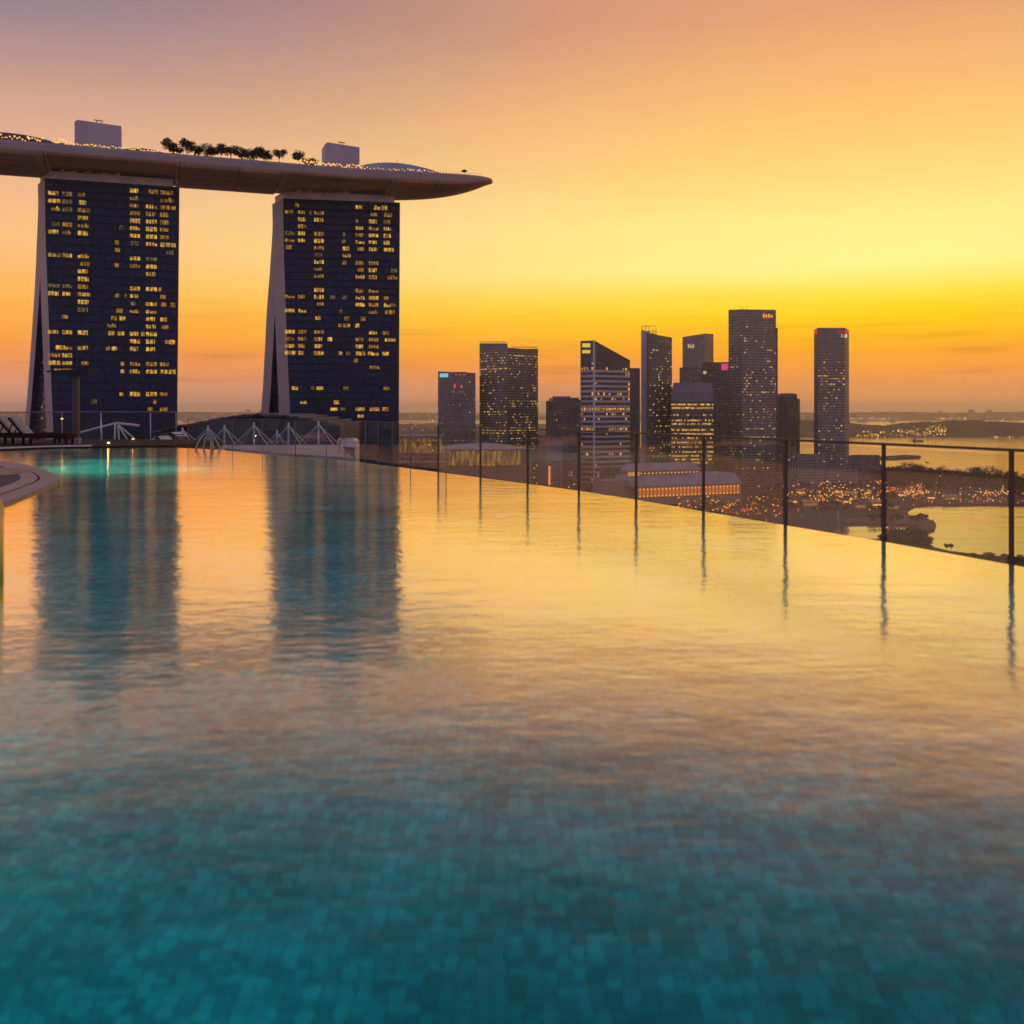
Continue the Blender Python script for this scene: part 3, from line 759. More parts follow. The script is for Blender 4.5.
def panel(root, px0, px1, py0, py1, d, mat, name='sign', push=1.2, strokes=0):
    """a lit sign box fixed to a facade; broken into strokes when asked"""
    a, b = at(px0, py0, d - push), at(px1, py1, d - push); o = Vector(root.location); m = MB()
    if not strokes: m.obox(Vector((a.x, a.y, b.z)) - o, (b.x - a.x, 0, 0), (0, .8, 0), (0, 0, a.z - b.z))
    else:
        w = (b.x - a.x) / strokes
        for i in range(strokes):
            hh = (a.z - b.z); m.obox(Vector((a.x + i * w, a.y, b.z)) - o, (w * .62, 0, 0), (0, .8, 0), (0, 0, hh * (1, .8, .95, .7)[i % 4]))
    return m.build(name, mat, root)
M['citygold'] = room_glow('office_gold', (1, .58, .11), .85, 2.5); M['cityamber'] = room_glow('office_amber', (1, .52, .12), .5, 2.5)
G = ('citygold', 'citygold', 'cityamber', 'cityamber', 'white', 'dimw', 'dimw'); GD = ('cityamber', 'dimw', 'dimw', 'dimw'); GG = ('citygold', 'cityamber', 'cityamber')
wallP = (.20, .155, .165); glassP = (.075, .062, .075)
FM = [facade('office_grid_%s' % n, w, g, fh, bw, hf, wf, i) for i, (n, w, g, fh, bw, hf, wf) in enumerate([
    ('fine', (.22, .17, .155), (.12, .10, .12), 3.6, 2.2, .55, .7), ('bars', (.22, .165, .14), (.08, .065, .07), 3.8, 2.8, .5, .8), ('dark', (.15, .115, .105), (.095, .08, .09), 3.6, 2.6, .6, .8),
    ('striped', (.14, .115, .11), (.06, .05, .055), 6.3, 3.0, .6, .95), ('ribs', (.24, .18, .17), (.08, .065, .07), 3.6, 3.4, .9, .5), ('purple', (.23, .17, .16), (.14, .11, .13), 3.6, 4.0, .7, .8),
    ('pale', (.34, .26, .24), (.15, .12, .12), 4.0, 4.0, .5, .6), ('tall', (.24, .185, .165), (.10, .08, .085), 3.8, 3.2, .55, .7)])]

# A: short slab with a cyan sign
r, pl, zt = building('short dark office slab with a cyan sign at its left roof corner', [(438, 1400), (475.5, 1412)], [372.5, 374], FM[0], seed=1, windows=[(0, 3.6, 3.2, .12, GD, {})], roofbox=[(.45, .3, 3)])
panel(r, 439.8, 448, 373.5, 377.2, 1400, M['cyan']); panel(r, 455, 467, 374, 375.3, 1405, M['red'], strokes=3); panel(r, 454, 456, 384, 388, 1406, M['lampr'], strokes=1); panel(r, 461, 462.5, 385, 388, 1406, M['lampr'], strokes=1)
# B: twin-faced tower
def rowsB(z, p): return .95 if abs(z - 69) < 2 else (p * 2.2 if 150 < z < 190 else p)
r, pl, zt = building('broad dark office tower of two folded faces with a frame of lights along its roof', [(479.5, 1440), (507, 1400), (509, 1412), (538, 1450)], [344.5, 344.5, 350, 350], FM[1], seed=2,
    windows=[(0, 3.8, 3.0, .19, G, dict(rows=rowsB)), (2, 3.8, 3.0, .22, G, dict(rows=rowsB))])
m = MB(); o = Vector(r.location)
for a, b, y0, y1 in ((480, 506, 344.5, 344.5), (512, 537, 349.5, 350)):
    for i in range(12):
        p = at(a + (b - a) * i / 11, y0 + .2, 1425); m.tube([p - o, p - o + Vector((0, 0, 5))], .35, 4)
    p, q = at(a, y0 - 2.6, 1425) - o, at(b, y1 - 2.6, 1425) - o; m.tube([p, q], .5, 4)
m.build('roof_frame', M['stone2'], r)
# C
r, pl, zt = building('low dark office block with a notched roof, just left of the white striped tower', [(546, 1420), (553, 1400), (581, 1400)], [402, 401, 401], FM[2], seed=3, windows=[(1, 3.6, 3.2, .09, GD, {})], roofbox=[(.2, .5, 8), (.7, .25, 6)])
panel(r, 549, 553, 398, 402, 1398, M['dimw'])
# D: striped slanted
d0 = 1250
r, pl, zt = building('white banded office tower with a slanting roof and a pale corner edge', [(581, d0 + 18), (594, d0), (630, d0 + 30)], [341.5, 341, 361], M.setdefault('stripeglass', facade('stripe_glass', (.05, .042, .05), (.035, .03, .04), 6.3, 3, .6, .9, 3)), seed=4, par=False)
o = Vector(r.location); m = MB(); rng = random.Random(4); its = []
for i in range(23):
    z = 8 + i * 6.35
    for a, b in ((pl[0], pl[1]), (pl[1], pl[2])):
        e = Vector((b[0] - a[0], b[1] - a[1], 0)); nr = Vector((e.y, -e.x, 0)).normalized()
        if z < 166: m.obox(Vector((a[0], a[1], z)) - o - nr * .2 + e * .01, e * .98, nr * 1.0, Vector((0, 0, 2.5)))
m.build('white_bands', plain('band_white', (.50, .43, .43), .5, scale=.05, var=.15), r)
m = MB(); c = Vector((pl[1][0], pl[1][1], 0)); m.obox(c - o + Vector((-1.2, -2.2, 2)), (2.4, 0, 0), (0, 2, 0), (0, 0, zt[1] - 1)); m.build('corner_fin', plain('fin_white', (.62, .54, .50), .5), r)
m = MB()
for a, b, za, zb in ((pl[1], pl[2], zt[1], zt[2]), (pl[0], pl[1], zt[0], zt[1])): m.tube([Vector((a[0], a[1] - 1, za)) - o, Vector((b[0], b[1] - 1, zb)) - o], .8, 5)
m.tube([Vector((pl[0][0], pl[0][1] - 1, 2)) - o, Vector((pl[0][0], pl[0][1] - 1, zt[0])) - o], .9, 5); m.build('roof_edge', M['stone2'], r)
panel(r, 582.3, 592, 343.3, 347.2, d0 + 8, M['goldsign'], push=3); panel(r, 582.3, 592, 350, 353.2, d0 + 8, M['goldsign'], push=3)
def rowsD(z, p):
    for c, h_, q in ((162, 3.2, .5), (151, 3.2, .6), (117, 6, .35), (98, 5, .85), (78, 3.2, .4), (45, 3, .2)):
        if abs(z - c) < h_: return q
    return p
its = []
for a, b in ((pl[0], pl[1]), (pl[1], pl[2])):
    e = Vector((b[0] - a[0], b[1] - a[1])).normalized(); nr = Vector((e.y, -e.x)) * .5
    its += face_windows((a[0] + nr.x, a[1] + nr.y), (b[0] + nr.x, b[1] + nr.y), 9.225, 165, 6.35, 4.2, .05, rng, [M['cityamber'], M['orange'], M['citygold'], M['cityamber']], rows=rowsD, hf=.5)
put_windows(r, its)
# slab behind
building('plain dark slab half hidden behind the slanting roofed tower', [(622, 1500), (640, 1500)], 368, FM[2], seed=5, par=False)
# E: curved-top tower
r, pl, zt = building('slim office tower with a curved crown and a pale stone pier on its left', [(641.5, 1345), (649, 1320), (672, 1340)], [329, 333.5, 337.5], FM[2], seed=6, windows=[(1, 3.6, 3.0, .2, G, dict(tm=10)), (0, 3.6, 3.2, .05, GD, {})], par=False)
o = Vector(r.location); m = MB(); b_ = at(641.5, 410, 1330) - o; m.obox(Vector((b_.x, b_.y, 2)), (10.5, -3, 0), (0, 5, 0), (0, 0, zl(331, 1330) - 2)); m.build('stone_pier', M['cladding'], r)
m = MB()
xs = [650 + i * 2 for i in range(12)]; tops = [333, 333.2, 333.6, 334.2, 334.8, 335.5, 336.3, 337.2, 338.2, 339.4, 340.8, 343]
for i in range(11):
    a, b = at(xs[i], 346, 1326 + i), at(xs[i + 1], 346, 1327 + i); za, zb = zl(tops[i], 1326), zl(tops[i + 1], 1326)
    m.face([a - o, b - o, Vector((b.x, b.y, zb)) - o, Vector((a.x, a.y, za)) - o]); m.face([Vector((a.x, a.y, za)) - o, Vector((b.x, b.y, zb)) - o, Vector((b.x, b.y + 22, zb)) - o, Vector((a.x, a.y + 22, za)) - o])
m.build('curved_crown', FM[4], r)
m = MB()
for px in (642, 645.5, 649, 653, 656): m.tube([at(px, 336, 1334) - o, at(px, 325.8 + (px > 650) * 2.5, 1334) - o], .5, 4)
for py in (326, 331): m.tube([at(642, py, 1334) - o, at(656, py + (py > 330) * 1, 1334) - o], .5, 4)
m.build('crown_frame', M['stone2'], r)
panel(r, 659, 670, 340, 343, 1330, M['dimw'], strokes=5)
# F: blocky tower with a shaded side
r, pl, zt = building('tall grey office tower behind, its warm lit right side paler than the front', [(682.5, 1640), (705, 1600), (713.5, 1625)], [338, 334.5, 335], FM[0], seed=7, windows=[(0, 3.8, 4, .05, GD, {}), (1, 3.8, 3, .1, ('dimw',), {})], roofbox=[(.6, .12, 5)])
panel(r, 688, 695, 344, 348, 1605, M['white'], strokes=3)
building('stepped shoulder block below the tall grey tower with the warm right side', [(679.5, 1590), (702, 1590)], 368.5, FM[5], seed=8, par=True)
# G: magenta sign
r, pl, zt = building('dark office tower with a glowing magenta sign at its top right corner', [(702, 1480), (729, 1490)], [363.5, 363], FM[2], seed=9, windows=[(0, 3.8, 3.6, .03, GD, {})])
panel(r, 721.5, 728, 363.8, 370, 1486, M['magenta']); panel(r, 703.5, 706.3, 371, 374, 1480, M['white'])
# H: gold bands
def rowsH(z, p):
    k = round((z - 12) / 4.2); return {27 - 0: .9, 25: .35, 22: .85, 20: .8, 18: .6, 16: .9, 14: .85, 12: .8, 10: .6, 8: .8, 6: .85, 4: .7}.get(k % 40, p)
r, pl, zt = building('wide office block with glowing gold floor bands under a grey hipped upper storey', [(671.5, 1300), (713.5, 1306)], [401, 401], FM[3], seed=10, par=False)
rng = random.Random(10); its = []
a, b = pl[0], pl[1]
for py, pr in ((404.5, .85), (408, .9), (415, .35), (420.5, .75), (424, .85), (430, .7), (434, .9), (438, .5), (442.5, .8), (447, .6), (452, .7), (456, .85), (459.5, .6), (463, .7)):
    z = zl(py, 1300)
    for i in range(24):
        if rng.random() < pr:
            t = (i + .5) / 24; its.append(((a[0] + (b[0] - a[0]) * t, a[1] - .3 + (b[1] - a[1]) * t, z), (1, .14), 2.1 * rng.uniform(.7, 1.1), 2.1, M[rng.choice(('citygold', 'citygold', 'citygold', 'cityamber'))], 1))
put_windows(r, its)
m = MB(); o = Vector(r.location)
bpl = [(p[0] - o.x, p[1] - o.y) for p in pl]; zc = zl(401, 1300) + .01; ztp = zl(382.5, 1300); c = (sum(p[0] for p in bpl) / 4, sum(p[1] for p in bpl) / 4)
q = [tuple(Vector(c) + (Vector(p) - Vector(c)) * .9) for p in bpl]; m.loft([[(p[0], p[1], zc) for p in bpl], [(p[0], p[1], zc + 12) for p in bpl], [(p[0], p[1], ztp) for p in q]], True, True)
m.build('hipped_storey', plain('hip_grey', (.17, .14, .17), .6, scale=.05), r)
# I: the tallest
def rowsI(z, p): return .9 if abs(z - 62) < 2.2 else (.5 if abs(z - 74) < 2 else (.3 if 95 < z < 150 else (.25 if 10 < z < 45 else p)))
r, pl, zt = building('tallest office tower of the skyline with a small orange sign at its top right', [(728.5, 1362), (742, 1340), (776, 1362)], [311, 310.5, 311], FM[7], seed=11,
    windows=[(1, 3.8, 3.1, .1, G, dict(rows=rowsI)), (0, 3.8, 3.3, .12, GD, {})], roofbox=[(.3, .4, 3)])
panel(r, 763, 773.5, 313.8, 317.6, 1356, M['orange'], push=4, strokes=4); panel(r, 731, 738, 313, 315, 1352, M['dimw'], push=4, strokes=3)
m = MB(); o = Vector(r.location)
for px in (740, 743, 747): m.tube([at(px, 311, 1370) - o, at(px, 306.5, 1370) - o], .3, 4)
m.build('antenna', M['dark'], r)
m = MB(); m.obox(at(776.2, 328, 1366) - o + Vector((0, 0, -212)), (2.2, 0, 0), (0, 26, 0), (0, 0, 212)); m.build('side_core', FM[2], r)
# J
r, pl, zt = building('brown office block with a roof drum, touching the right side of the tallest tower', [(776.5, 1420), (790, 1400), (800, 1420)], [399.5, 399, 400], FM[4], seed=12, windows=[(0, 3.6, 3, .03, GD, {}), (1, 3.6, 3, .05, GD, {})])
m = MB(); o = Vector(r.location); p = at(787.5, 394.2, 1418) - o; m.dome(p, 13, 1.5, 20, 4); m.build('roof_drum', M['stone2'], r)
m = MB(); m.tube([at(787.5, 400, 1419) - o, at(787.5, 394, 1419) - o], [13.4, 13.2], 20); m.build('drum_wall', FM[4], r)
# K
def rowsK(z, p): return .3 if 130 < z < 150 or 100 < z < 108 else p
r, pl, zt = building('lone slender tower with red lit top corners, furthest right', [(814, 1392), (818, 1378), (845, 1378), (849, 1392)], [331, 329, 329, 331], FM[7], seed=13,
    windows=[(1, 3.8, 3.3, .17, G, dict(rows=rowsK, tm=30)), (2, 3.8, 3, .08, GD, {})], roofbox=[(.3, .4, 3)])
panel(r, 838, 848.5, 330, 333, 1382, M['red'], push=4); panel(r, 841, 848, 334, 337.5, 1382, M['pinkw'], push=4, strokes=3); panel(r, 814.5, 818, 330.5, 334, 1384, M['red'], push=4)
# podiums beside K
building('square low block of dark panels in a pale frame, left of the lone slender tower', [(796, 1330), (823, 1330)], 456, FM[6], seed=14, cat='building', name='low_block', par=True)
building('pale stepped podium block at the foot of the lone slender tower', [(821, 1345), (858, 1350)], 469, FM[6], seed=15, cat='building', name='podium_block', windows=[(0, 4, 4, .1, GD, dict(z0=2))])
building('grey low block right of the lone slender tower beside the rail post', [(849, 1400), (880, 1420)], 457, FM[5], seed=16, cat='building', name='low_block')
# buildings among the towers seen through the glass
building('dark mid rise filling the gap between the tallest tower and the drum roofed block', [(788, 1300), (797, 1300)], 448, FM[4], seed=17, cat='building', name='mid_rise', windows=[(0, 3.6, 2.6, .12, G, {})])
building('pale blank faced mid rise left of the white banded tower', [(546, 1150), (562, 1150)], 443, plain('blank_face', (.24, .19, .19), .7, scale=.05), seed=18, cat='building', name='mid_rise')
r, pl, zt = building('low block with an orange lit end, below the pale blank faced mid rise', [(547, 1080), (561, 1086)], 464, FM[4], seed=19, cat='building', name='mid_rise', windows=[(0, 3.6, 3, .1, ('orange', 'gold2'), dict(z0=2))])
panel(r, 548.5, 551.5, 466, 485, 1080, M['orange'], 'lit_stair', strokes=1)
building('red roofed mid rise behind the pale blank faced block', [(538, 1250), (550, 1250)], 437, plain('red_face', (.22, .11, .11), .7, scale=.05), seed=20, cat='building', name='mid_rise')
building('dark mid rise with a few lit rooms left of the white banded tower foot', [(562, 1200), (581, 1200)], 446, FM[2], seed=21, cat='building', name='mid_rise', windows=[(0, 3.6, 3, .1, G, dict(z0=2))])
building('dark mid rise behind the oval pavilion, right half', [(508, 1260), (538, 1260)], 452, FM[2], seed=22, cat='building', name='mid_rise', windows=[(0, 3.8, 3, .09, G, dict(z0=2))])
building('dark mid rise between the striped tower foot and the long colonnaded hotel', [(600, 1140), (640, 1160)], 470, FM[2], seed=23, cat='building', name='mid_rise', windows=[(0, 3.6, 3, .12, ('gold', 'lampr', 'dimw'), dict(z0=2))])
building('dark broad podium at the foot of the tallest tower', [(722, 1250), (795, 1260)], 474, FM[2], seed=24, cat='building', name='podium_block', windows=[(0, 4.4, 4, .08, GG, dict(z0=2))])

# long colonnaded hotel
def long_hotel():
    dl, dr = 1030, 1085
    a = Vector((xl(637, dl), dl, 0)); b = Vector((xl(742, dr), dr, 0)); u = (b - a).normalized(); n = Vector((-u.y, u.x, 0)); LEN = (b - a).length
    root = thing('long_hotel', 'long low hotel with an orange lit colonnade and grey mansard roofs', 'hotel', a); D = 46
    mb = MB(); mb.prism([tuple((u * x + n * y).xy) for x, y in ((0, 2.5), (LEN, 2.5), (LEN, D), (0, D))], 0, 20.5); mb.build('wall', FM[6], root)
    mb = MB(); mb.obox(u * -31 + n * 12 + Vector((0, 0, 0)), u * 30.9, n * 26, Vector((0, 0, 27))); mb.build('end_block', M['stone2'], root)
    m = MB(); m.obox(u * .2 + n * 2.3 + Vector((0, 0, 9.4)), u * (LEN - .4), n * .15, Vector((0, 0, 9.6))); m.build('lit_gallery', glow('gallery_glow', (1, .25, .03), .55), root)
    m = MB()
    for i in range(29):
        m.tube([u * (LEN * (i + .5) / 29) + n * 1.2 + Vector((0, 0, 8.6)), u * (LEN * (i + .5) / 29) + n * 1.2 + Vector((0, 0, 19))], .55, 6)
    m.build('colonnade', plain('column_stone', (.45, .33, .25), .7), root)
    m = MB()
    for i in range(28):
        for z in (10.6, 17.6): m.octa(u * (LEN * (i + 1) / 29) + n * 1.6 + Vector((0, 0, z)), .85)
    o = m.build('gallery_lamps', M['lamp'], root); o['kind'] = 'stuff'
    m = MB(); m.obox(u * -.5 + Vector((0, 0, 0)), u * (LEN + 1), n * 2.2, Vector((0, 0, 8.5))); m.obox(u * -.5 - n * .4 + Vector((0, 0, 19.2)), u * (LEN + 1), n * 2.6, Vector((0, 0, 1.6))); m.build('base_and_cornice', M['stone2'], root)
    m = MB()
    def tier(x0, x1, y0, y1, z0, z1, ins): m.loft([[u * x + n * y + Vector((0, 0, z0)) for x, y in ((x0, y0), (x1, y0), (x1, y1), (x0, y1))], [u * x + n * y + Vector((0, 0, z1)) for x, y in ((x0 + ins, y0 + ins), (x1 - ins, y0 + ins), (x1 - ins, y1 - ins), (x0 + ins, y1 - ins))]], True, True)
    tier(-6, LEN + 1, .5, D, 20.9, 31.5, 6); m.build('lower_roof', M['roof'], root)
    m = MB(); m.obox(u * 2 + n * 12 + Vector((0, 0, 31.5)), u * (LEN * .62), n * 24, Vector((0, 0, 4.6))); m.build('upper_storey', M['stone2'], root)
    m = MB()
    for i in range(18): m.octa(u * (3 + LEN * .6 * i / 17) + n * 11.6 + Vector((0, 0, 33.6)), .8)
    o = m.build('upper_lamps', M['lamp'], root); o['kind'] = 'stuff'
    m = MB(); tier(1, LEN * .66, 11, 37, 36.2, 43, 5); m.build('upper_roof', M['roof'], root)
    m = MB(); c = u * LEN + n * 20
    m.tube([c + Vector((0, 0, 0)), c + Vector((0, 0, 20.6))], 9, 20); m.build('rounded_end', FM[6], root)
    m = MB(); m.dome(c + Vector((0, 0, 20.9)), 10, 8.5, 20, 6); m.build('end_dome', M['roof'], root)
    m = MB(); m.obox(u * -6 + n * 8 + Vector((0, 0, 31.6)), u * 14, n * .6, Vector((0, 0, 4))); m.build('lit_entrance', M['gold'], root)
long_hotel()

# oval pavilion and flat lit hall
def pavilion():
    d = 900; c = at(480, 460, d); root = thing('oval_pavilion', 'oval pavilion with a shallow pale roof over a gold lit glass drum', 'pavilion', (c.x, d + 30, 0))
    rx, ry = 38, 28
    def el(z, k=1., n=48): return [(rx * k * math.cos(2 * math.pi * i / n), ry * k * math.sin(2 * math.pi * i / n), z) for i in range(n)]
    e0, e1 = zl(449, d + 8), zl(442.5, d + 30)
    MB().loft([el(e0 - 1.2, 1.16), el(e0, 1.2), el(e0 + (e1 - e0) * .62, .62), el(e0 + (e1 - e0) * .92, .25), el(e1, .02)], True, True, False).build('roof', M['roof'], root)
    t = NT('lit_drum'); uvn = t.new('ShaderNodeTexCoord'); s = t.new('ShaderNodeSeparateXYZ'); t.l.new(uvn.outputs['Object'], s.inputs[0])
    mp2 = t.new('ShaderNodeMapping'); mp2.inputs['Scale'].default_value = (1, 1, .25); t.l.new(uvn.outputs['Object'], mp2.inputs[0])
    f = t.noise(.35, 4, mp2.outputs[0], .7); t.p.inputs['Base Color'].default_value = (.08, .06, .03, 1)
    t.p.inputs['Emission Color'].default_value = (1, .55, .10, 1); t.l.new(t.mapr(f, .42, .8, .03, .55), t.p.inputs['Emission Strength']); t.m.cycles.emission_sampling = 'NONE'
    M['litdrum'] = t.m
    MB().loft([el(zl(466, d), .98), el(e0 - 1.25, .98)], True, False, True).build('glass_drum', t.m, root)
    m = MB()
    for i in range(48):
        a = 2 * math.pi * i / 48; p = Vector((rx * 1.0 * math.cos(a), ry * math.sin(a), 0)); m.tube([p + Vector((0, 0, zl(466, d))), p + Vector((0, 0, e0 - 1.0))], .35, 4)
    m.build('drum_columns', M['stone2'], root)
    MB().loft([el(0, 1.25), el(zl(467, d), 1.25)], True, True, False).build('podium', FM[2], root)
pavilion()
def flat_hall():
    d = 700; root = thing('flat_roofed_hall', 'flat roofed hall with gold lit glass front behind the thin railing', 'hall', (xl(400, d), d, 0)); o = Vector(root.location)
    a, b = xl(352, d) - o.x, xl(441, d) - o.x
    MB().box(a - 2, b, -3, 40, zl(438, d), zl(435.8, d)).build('roof', M['concrete'], root)
    MB().box(a, b - 2, 2, 38, zl(453, d), zl(438.02, d)).build('glass_front', M['litdrum'], root)
    m = MB()
    for i in range(18): m.box(a + (b - a) * i / 18, a + (b - a) * i / 18 + .5, 1.0, 1.6, zl(453, d), zl(438, d) - .01)
    m.build('columns', M['stone2'], root)
    MB().box(a - 4, b + 3, -6, 42, 0, zl(453.05, d)).build('podium', FM[2], root)
    MB().box(a - 5, b + 4, -9, -6.1, zl(462, d), zl(460.5, d)).build('terrace_edge', M['concrete'], root)
    rng = random.Random(2)
    for i in range(26):
        put_window(root, (xl(rng.uniform(358, 436), d), d + 1.6, zl(rng.uniform(440, 451), d)), (1, 0), rng.uniform(.8, 2.2), rng.uniform(.8, 1.8), M[rng.choice(('gold', 'gold2', 'gold2'))])
flat_hall()

# blue stepped exhibition hall behind the far pool side
def expo():
    d = 235; root = thing('exhibition_hall', 'dark blue hall with a stepped roof of overlapping fins before the right hotel tower', 'hall', (xl(250, d), d, 0)); o = Vector(root.location)
    prof = [(160, 431), (172, 429.5), (178, 427.4), (188, 425.6), (198, 424), (208, 422), (218, 420), (228, 418), (238, 416.6), (250, 415), (264, 414), (278, 414.3), (290, 415.6), (302, 417.4), (316, 420), (330, 423), (340, 427)]
    wall = MB()
    for (xa, ya), (xb, yb) in zip(prof, prof[1:]):
        wall.box(xl(xa, d) - o.x, xl(xb, d) - o.x - .01, 0, 30, 0, zl(min(ya, yb) + 1.2, d))
    wall.build('blue_wall', M['hallblue'], root)
    for (xa, ya), (xb, yb) in zip(prof, prof[1:]):
        m = MB(); y0 = min(ya, yb)
        x0, x1 = xl(xa - 3, d) - o.x, xl(xb + 1.5, d) - o.x; z = zl(y0 + 1.1, d)
        k = .5 if ya > yb else -.5
        m.loft([[(x0, -5, z - .25 - k * .5), (x0, 30, z - .1), (x0, 30, z + .25), (x0, -5, z + .12 - k * .5)], [(x1, -5, z - .1 + k * .5), (x1, 30, z), (x1, 30, z + .3), (x1, -5, z + .3 + k * .5)]], True, True)
        m.build('roof_fin', M['finblue'], root)
expo()

# ================================================================== the lower terrace with pole tents
TZ = 95.3
MB().prism([(-75, 60), (xl(336, 60), 60), (xl(336, 135), 135), (-75, 135)], 0, TZ).build('lower_terrace', M['concrete'])['kind'] = 'structure'
def tent(px, ytop, d, span, label, side=1):
    h_ = zl(ytop, d) - TZ; root = thing('pole_tent', label, 'tent', (xl(px, d), d, TZ), 0, 'white pole tents beyond the pool')
    MB().tube([(0, 0, 0), (0, 0, h_ + .25)], .085, 8).build('mast', M['whitemetal'], root)
    for sx_, sy_ in ((1, -1), (1, 1), (-1, 1), (-1, -1)):
        m = MB(); m.tube([(0, 0, h_), (sx_ * span, sy_ * span * .8, h_ * .36)], .042 if sx_ > 0 else .02, 6); m.build('ridge_cable', M['whitemetal'], root)
    m = MB(); q = [(span, -span * .8), (span, span * .8), (-span, span * .8), (-span, -span * .8)]
    for i in range(4):
        a, b = q[i], q[(i + 1) % 4]; mid = ((a[0] + b[0]) * .36, (a[1] + b[1]) * .36)
        m.face([(0, 0, h_ - .05), (a[0], a[1], h_ * .35), (mid[0], mid[1], h_ * .4), ]); m.face([(0, 0, h_ - .05), (mid[0], mid[1], h_ * .4), (b[0], b[1], h_ * .35)])
    t = M.get('net')
    if not t:
        k = NT('tent_net'); k.p.inputs['Base Color'].default_value = (.12, .13, .15, 1); k.p.inputs['Alpha'].default_value = .2; M['net'] = k.m
    m.build('canopy', M['net'], root)
tent(182.5, 430, 104, 1.7, 'white pole tent furthest left in the row, beside the pale tensile roofs')
tent(208, 428, 100, 1.6, 'white pole tent whose mast rises behind the pool ladder')
tent(224.5, 427.5, 98, 1.6, 'white pole tent just right of the pool ladder')
tent(254, 425, 92, 1.8, 'tallest white pole tent, second one right of the pool ladder')
tent(277, 432.5, 104, 1.1, 'smallest low white pole tent, between two taller ones')
tent(288.5, 425.5, 90, 1.7, 'white pole tent over the middle of the grey ledge')
tent(318.5, 424, 88, 1.9, 'white pole tent furthest right in the row, near the white hooded kiosk')
# tensile canopy and low white roofs at the left
d = 62
r = thing('tensile_canopy', 'white tensile canopy frame with sloping ridge beams beside the dark post', 'canopy', (xl(116, d), d, TZ)); o = Vector(r.location)
for p0, p1, rr in (((116, 423), (78, 433), .06), ((116, 423), (139, 425.5), .08)):
    MB().tube([at(*p0, d) - o, at(*p1, d) - o], rr, 6).build('ridge_beam', M['whitemetal'], r)
for p0, p1 in (((115.2, 423.5), (114.3, 448)), ((118, 423.5), (119.5, 448)), ((118, 424.5), (137, 441)), ((101, 421), (101.6, 442)), ((118, 424.5), (128, 441))):
    MB().tube([at(*p0, d) - o, at(*p1, d) - o], .055, 6).build('strut', M['whitemetal'], r)
m = MB(); m.face([at(116, 423.6, d) - o, at(78, 433.4, d) - o, at(78, 444, d + 2) - o, at(114, 444, d + 2) - o]); m.build('side_net', M['net'], r)
for i, (x0, x1, yt, yb, lab) in enumerate(((137, 150, 436.5, 447, 'small pale tensile roof mound left of the thin mast'), (150, 166, 433, 447, 'larger pale tensile roof with a dark blue underside right of the thin mast'), (161, 180, 429.5, 440, 'long low pale awning roof leading to the blue hall'))):
    d = 70 + i * 5; rr = thing('tensile_roof', lab, 'canopy', (xl((x0 + x1) / 2, d), d, TZ)); o = Vector(rr.location)
    rows = []
    for k in range(9):
        t = k / 8; row = []
        for j in range(7):
            s_ = j / 6; zz_ = zl(yt, d) + (zl(yb - 5, d) - zl(yt, d)) * (abs(t - .55) * 1.7) ** 1.5 - .25 * math.sin(math.pi * s_) + .05
            row.append(Vector((xl(x0 + (x1 - x0) * t, d), d - .6 + s_ * 2.4, zz_ - .5 * abs(s_ - .5))) - o)
        rows.append(row)
    MB().loft(rows, False, False, True).build('membrane', M['membrane'], rr)
    MB().box(xl(x0 + 1.5, d) - o.x, xl(x1 - 1.5, d) - o.x, -.1, 1.6, 0, zl(yb - 6, d) - TZ).build('under_room', M['hallblue'], rr)

# ================================================================== the pool
EDGE = [(1200, 598), (1100, 580.5), (1010, 564.5), (883, 541.5), (785, 525.2), (700, 510.6), (635, 499.4), (577, 490.4), (526, 483.6), (478, 477.2), (437, 472), (400, 467.3), (375, 464.2), (356, 461.3), (336, 459.2), (318, 457.8), (287, 456), (265, 454), (245, 452), (225, 450), (181, 447.8), (150, 447.2), (92, 447.6)]
def wp(px, py): p = gnd(px, py, WZ); return Vector((p.x, p.y))
edge = [wp(*e) for e in EDGE]
edge = [edge[0] + (edge[0] - edge[1]).normalized() * 8] + edge
edge.insert(0, Vector((edge[0].x + 2.2, -6)))
POOL = edge + [wp(0, 450), Vector((-42, 38)), Vector((-42, 4)), Vector((-14, 1.1)), Vector((-3, 1.1)), Vector((2, 1.1)), Vector((6, 1.1)), Vector((8, -6))]
POOL = [p for p in POOL if not (p.y < 1.0)]
POOL = [Vector((edge[1].x, edge[1].y))] + [p for p in POOL if p is not edge[1]]
def ccw(pts): return pts if sum(a[0] * b[1] - b[0] * a[1] for a, b in zip(pts, pts[1:] + pts[:1])) > 0 else pts[::-1]
PP = ccw([tuple(p) for p in POOL])
MB().face([(x, y, WZ) for x, y in PP]).build('pool_water', M['water'])['kind'] = 'structure'
mb = MB(); mb.face([(x, y, WZ - 1.15) for x, y in PP])
for a, b in zip(PP, PP[1:] + PP[:1]): mb.face([(b[0], b[1], WZ - 1.15), (a[0], a[1], WZ - 1.15), (a[0], a[1], WZ - .002), (b[0], b[1], WZ - .002)])
mb.build('pool_basin', M['tile'])['kind'] = 'structure'
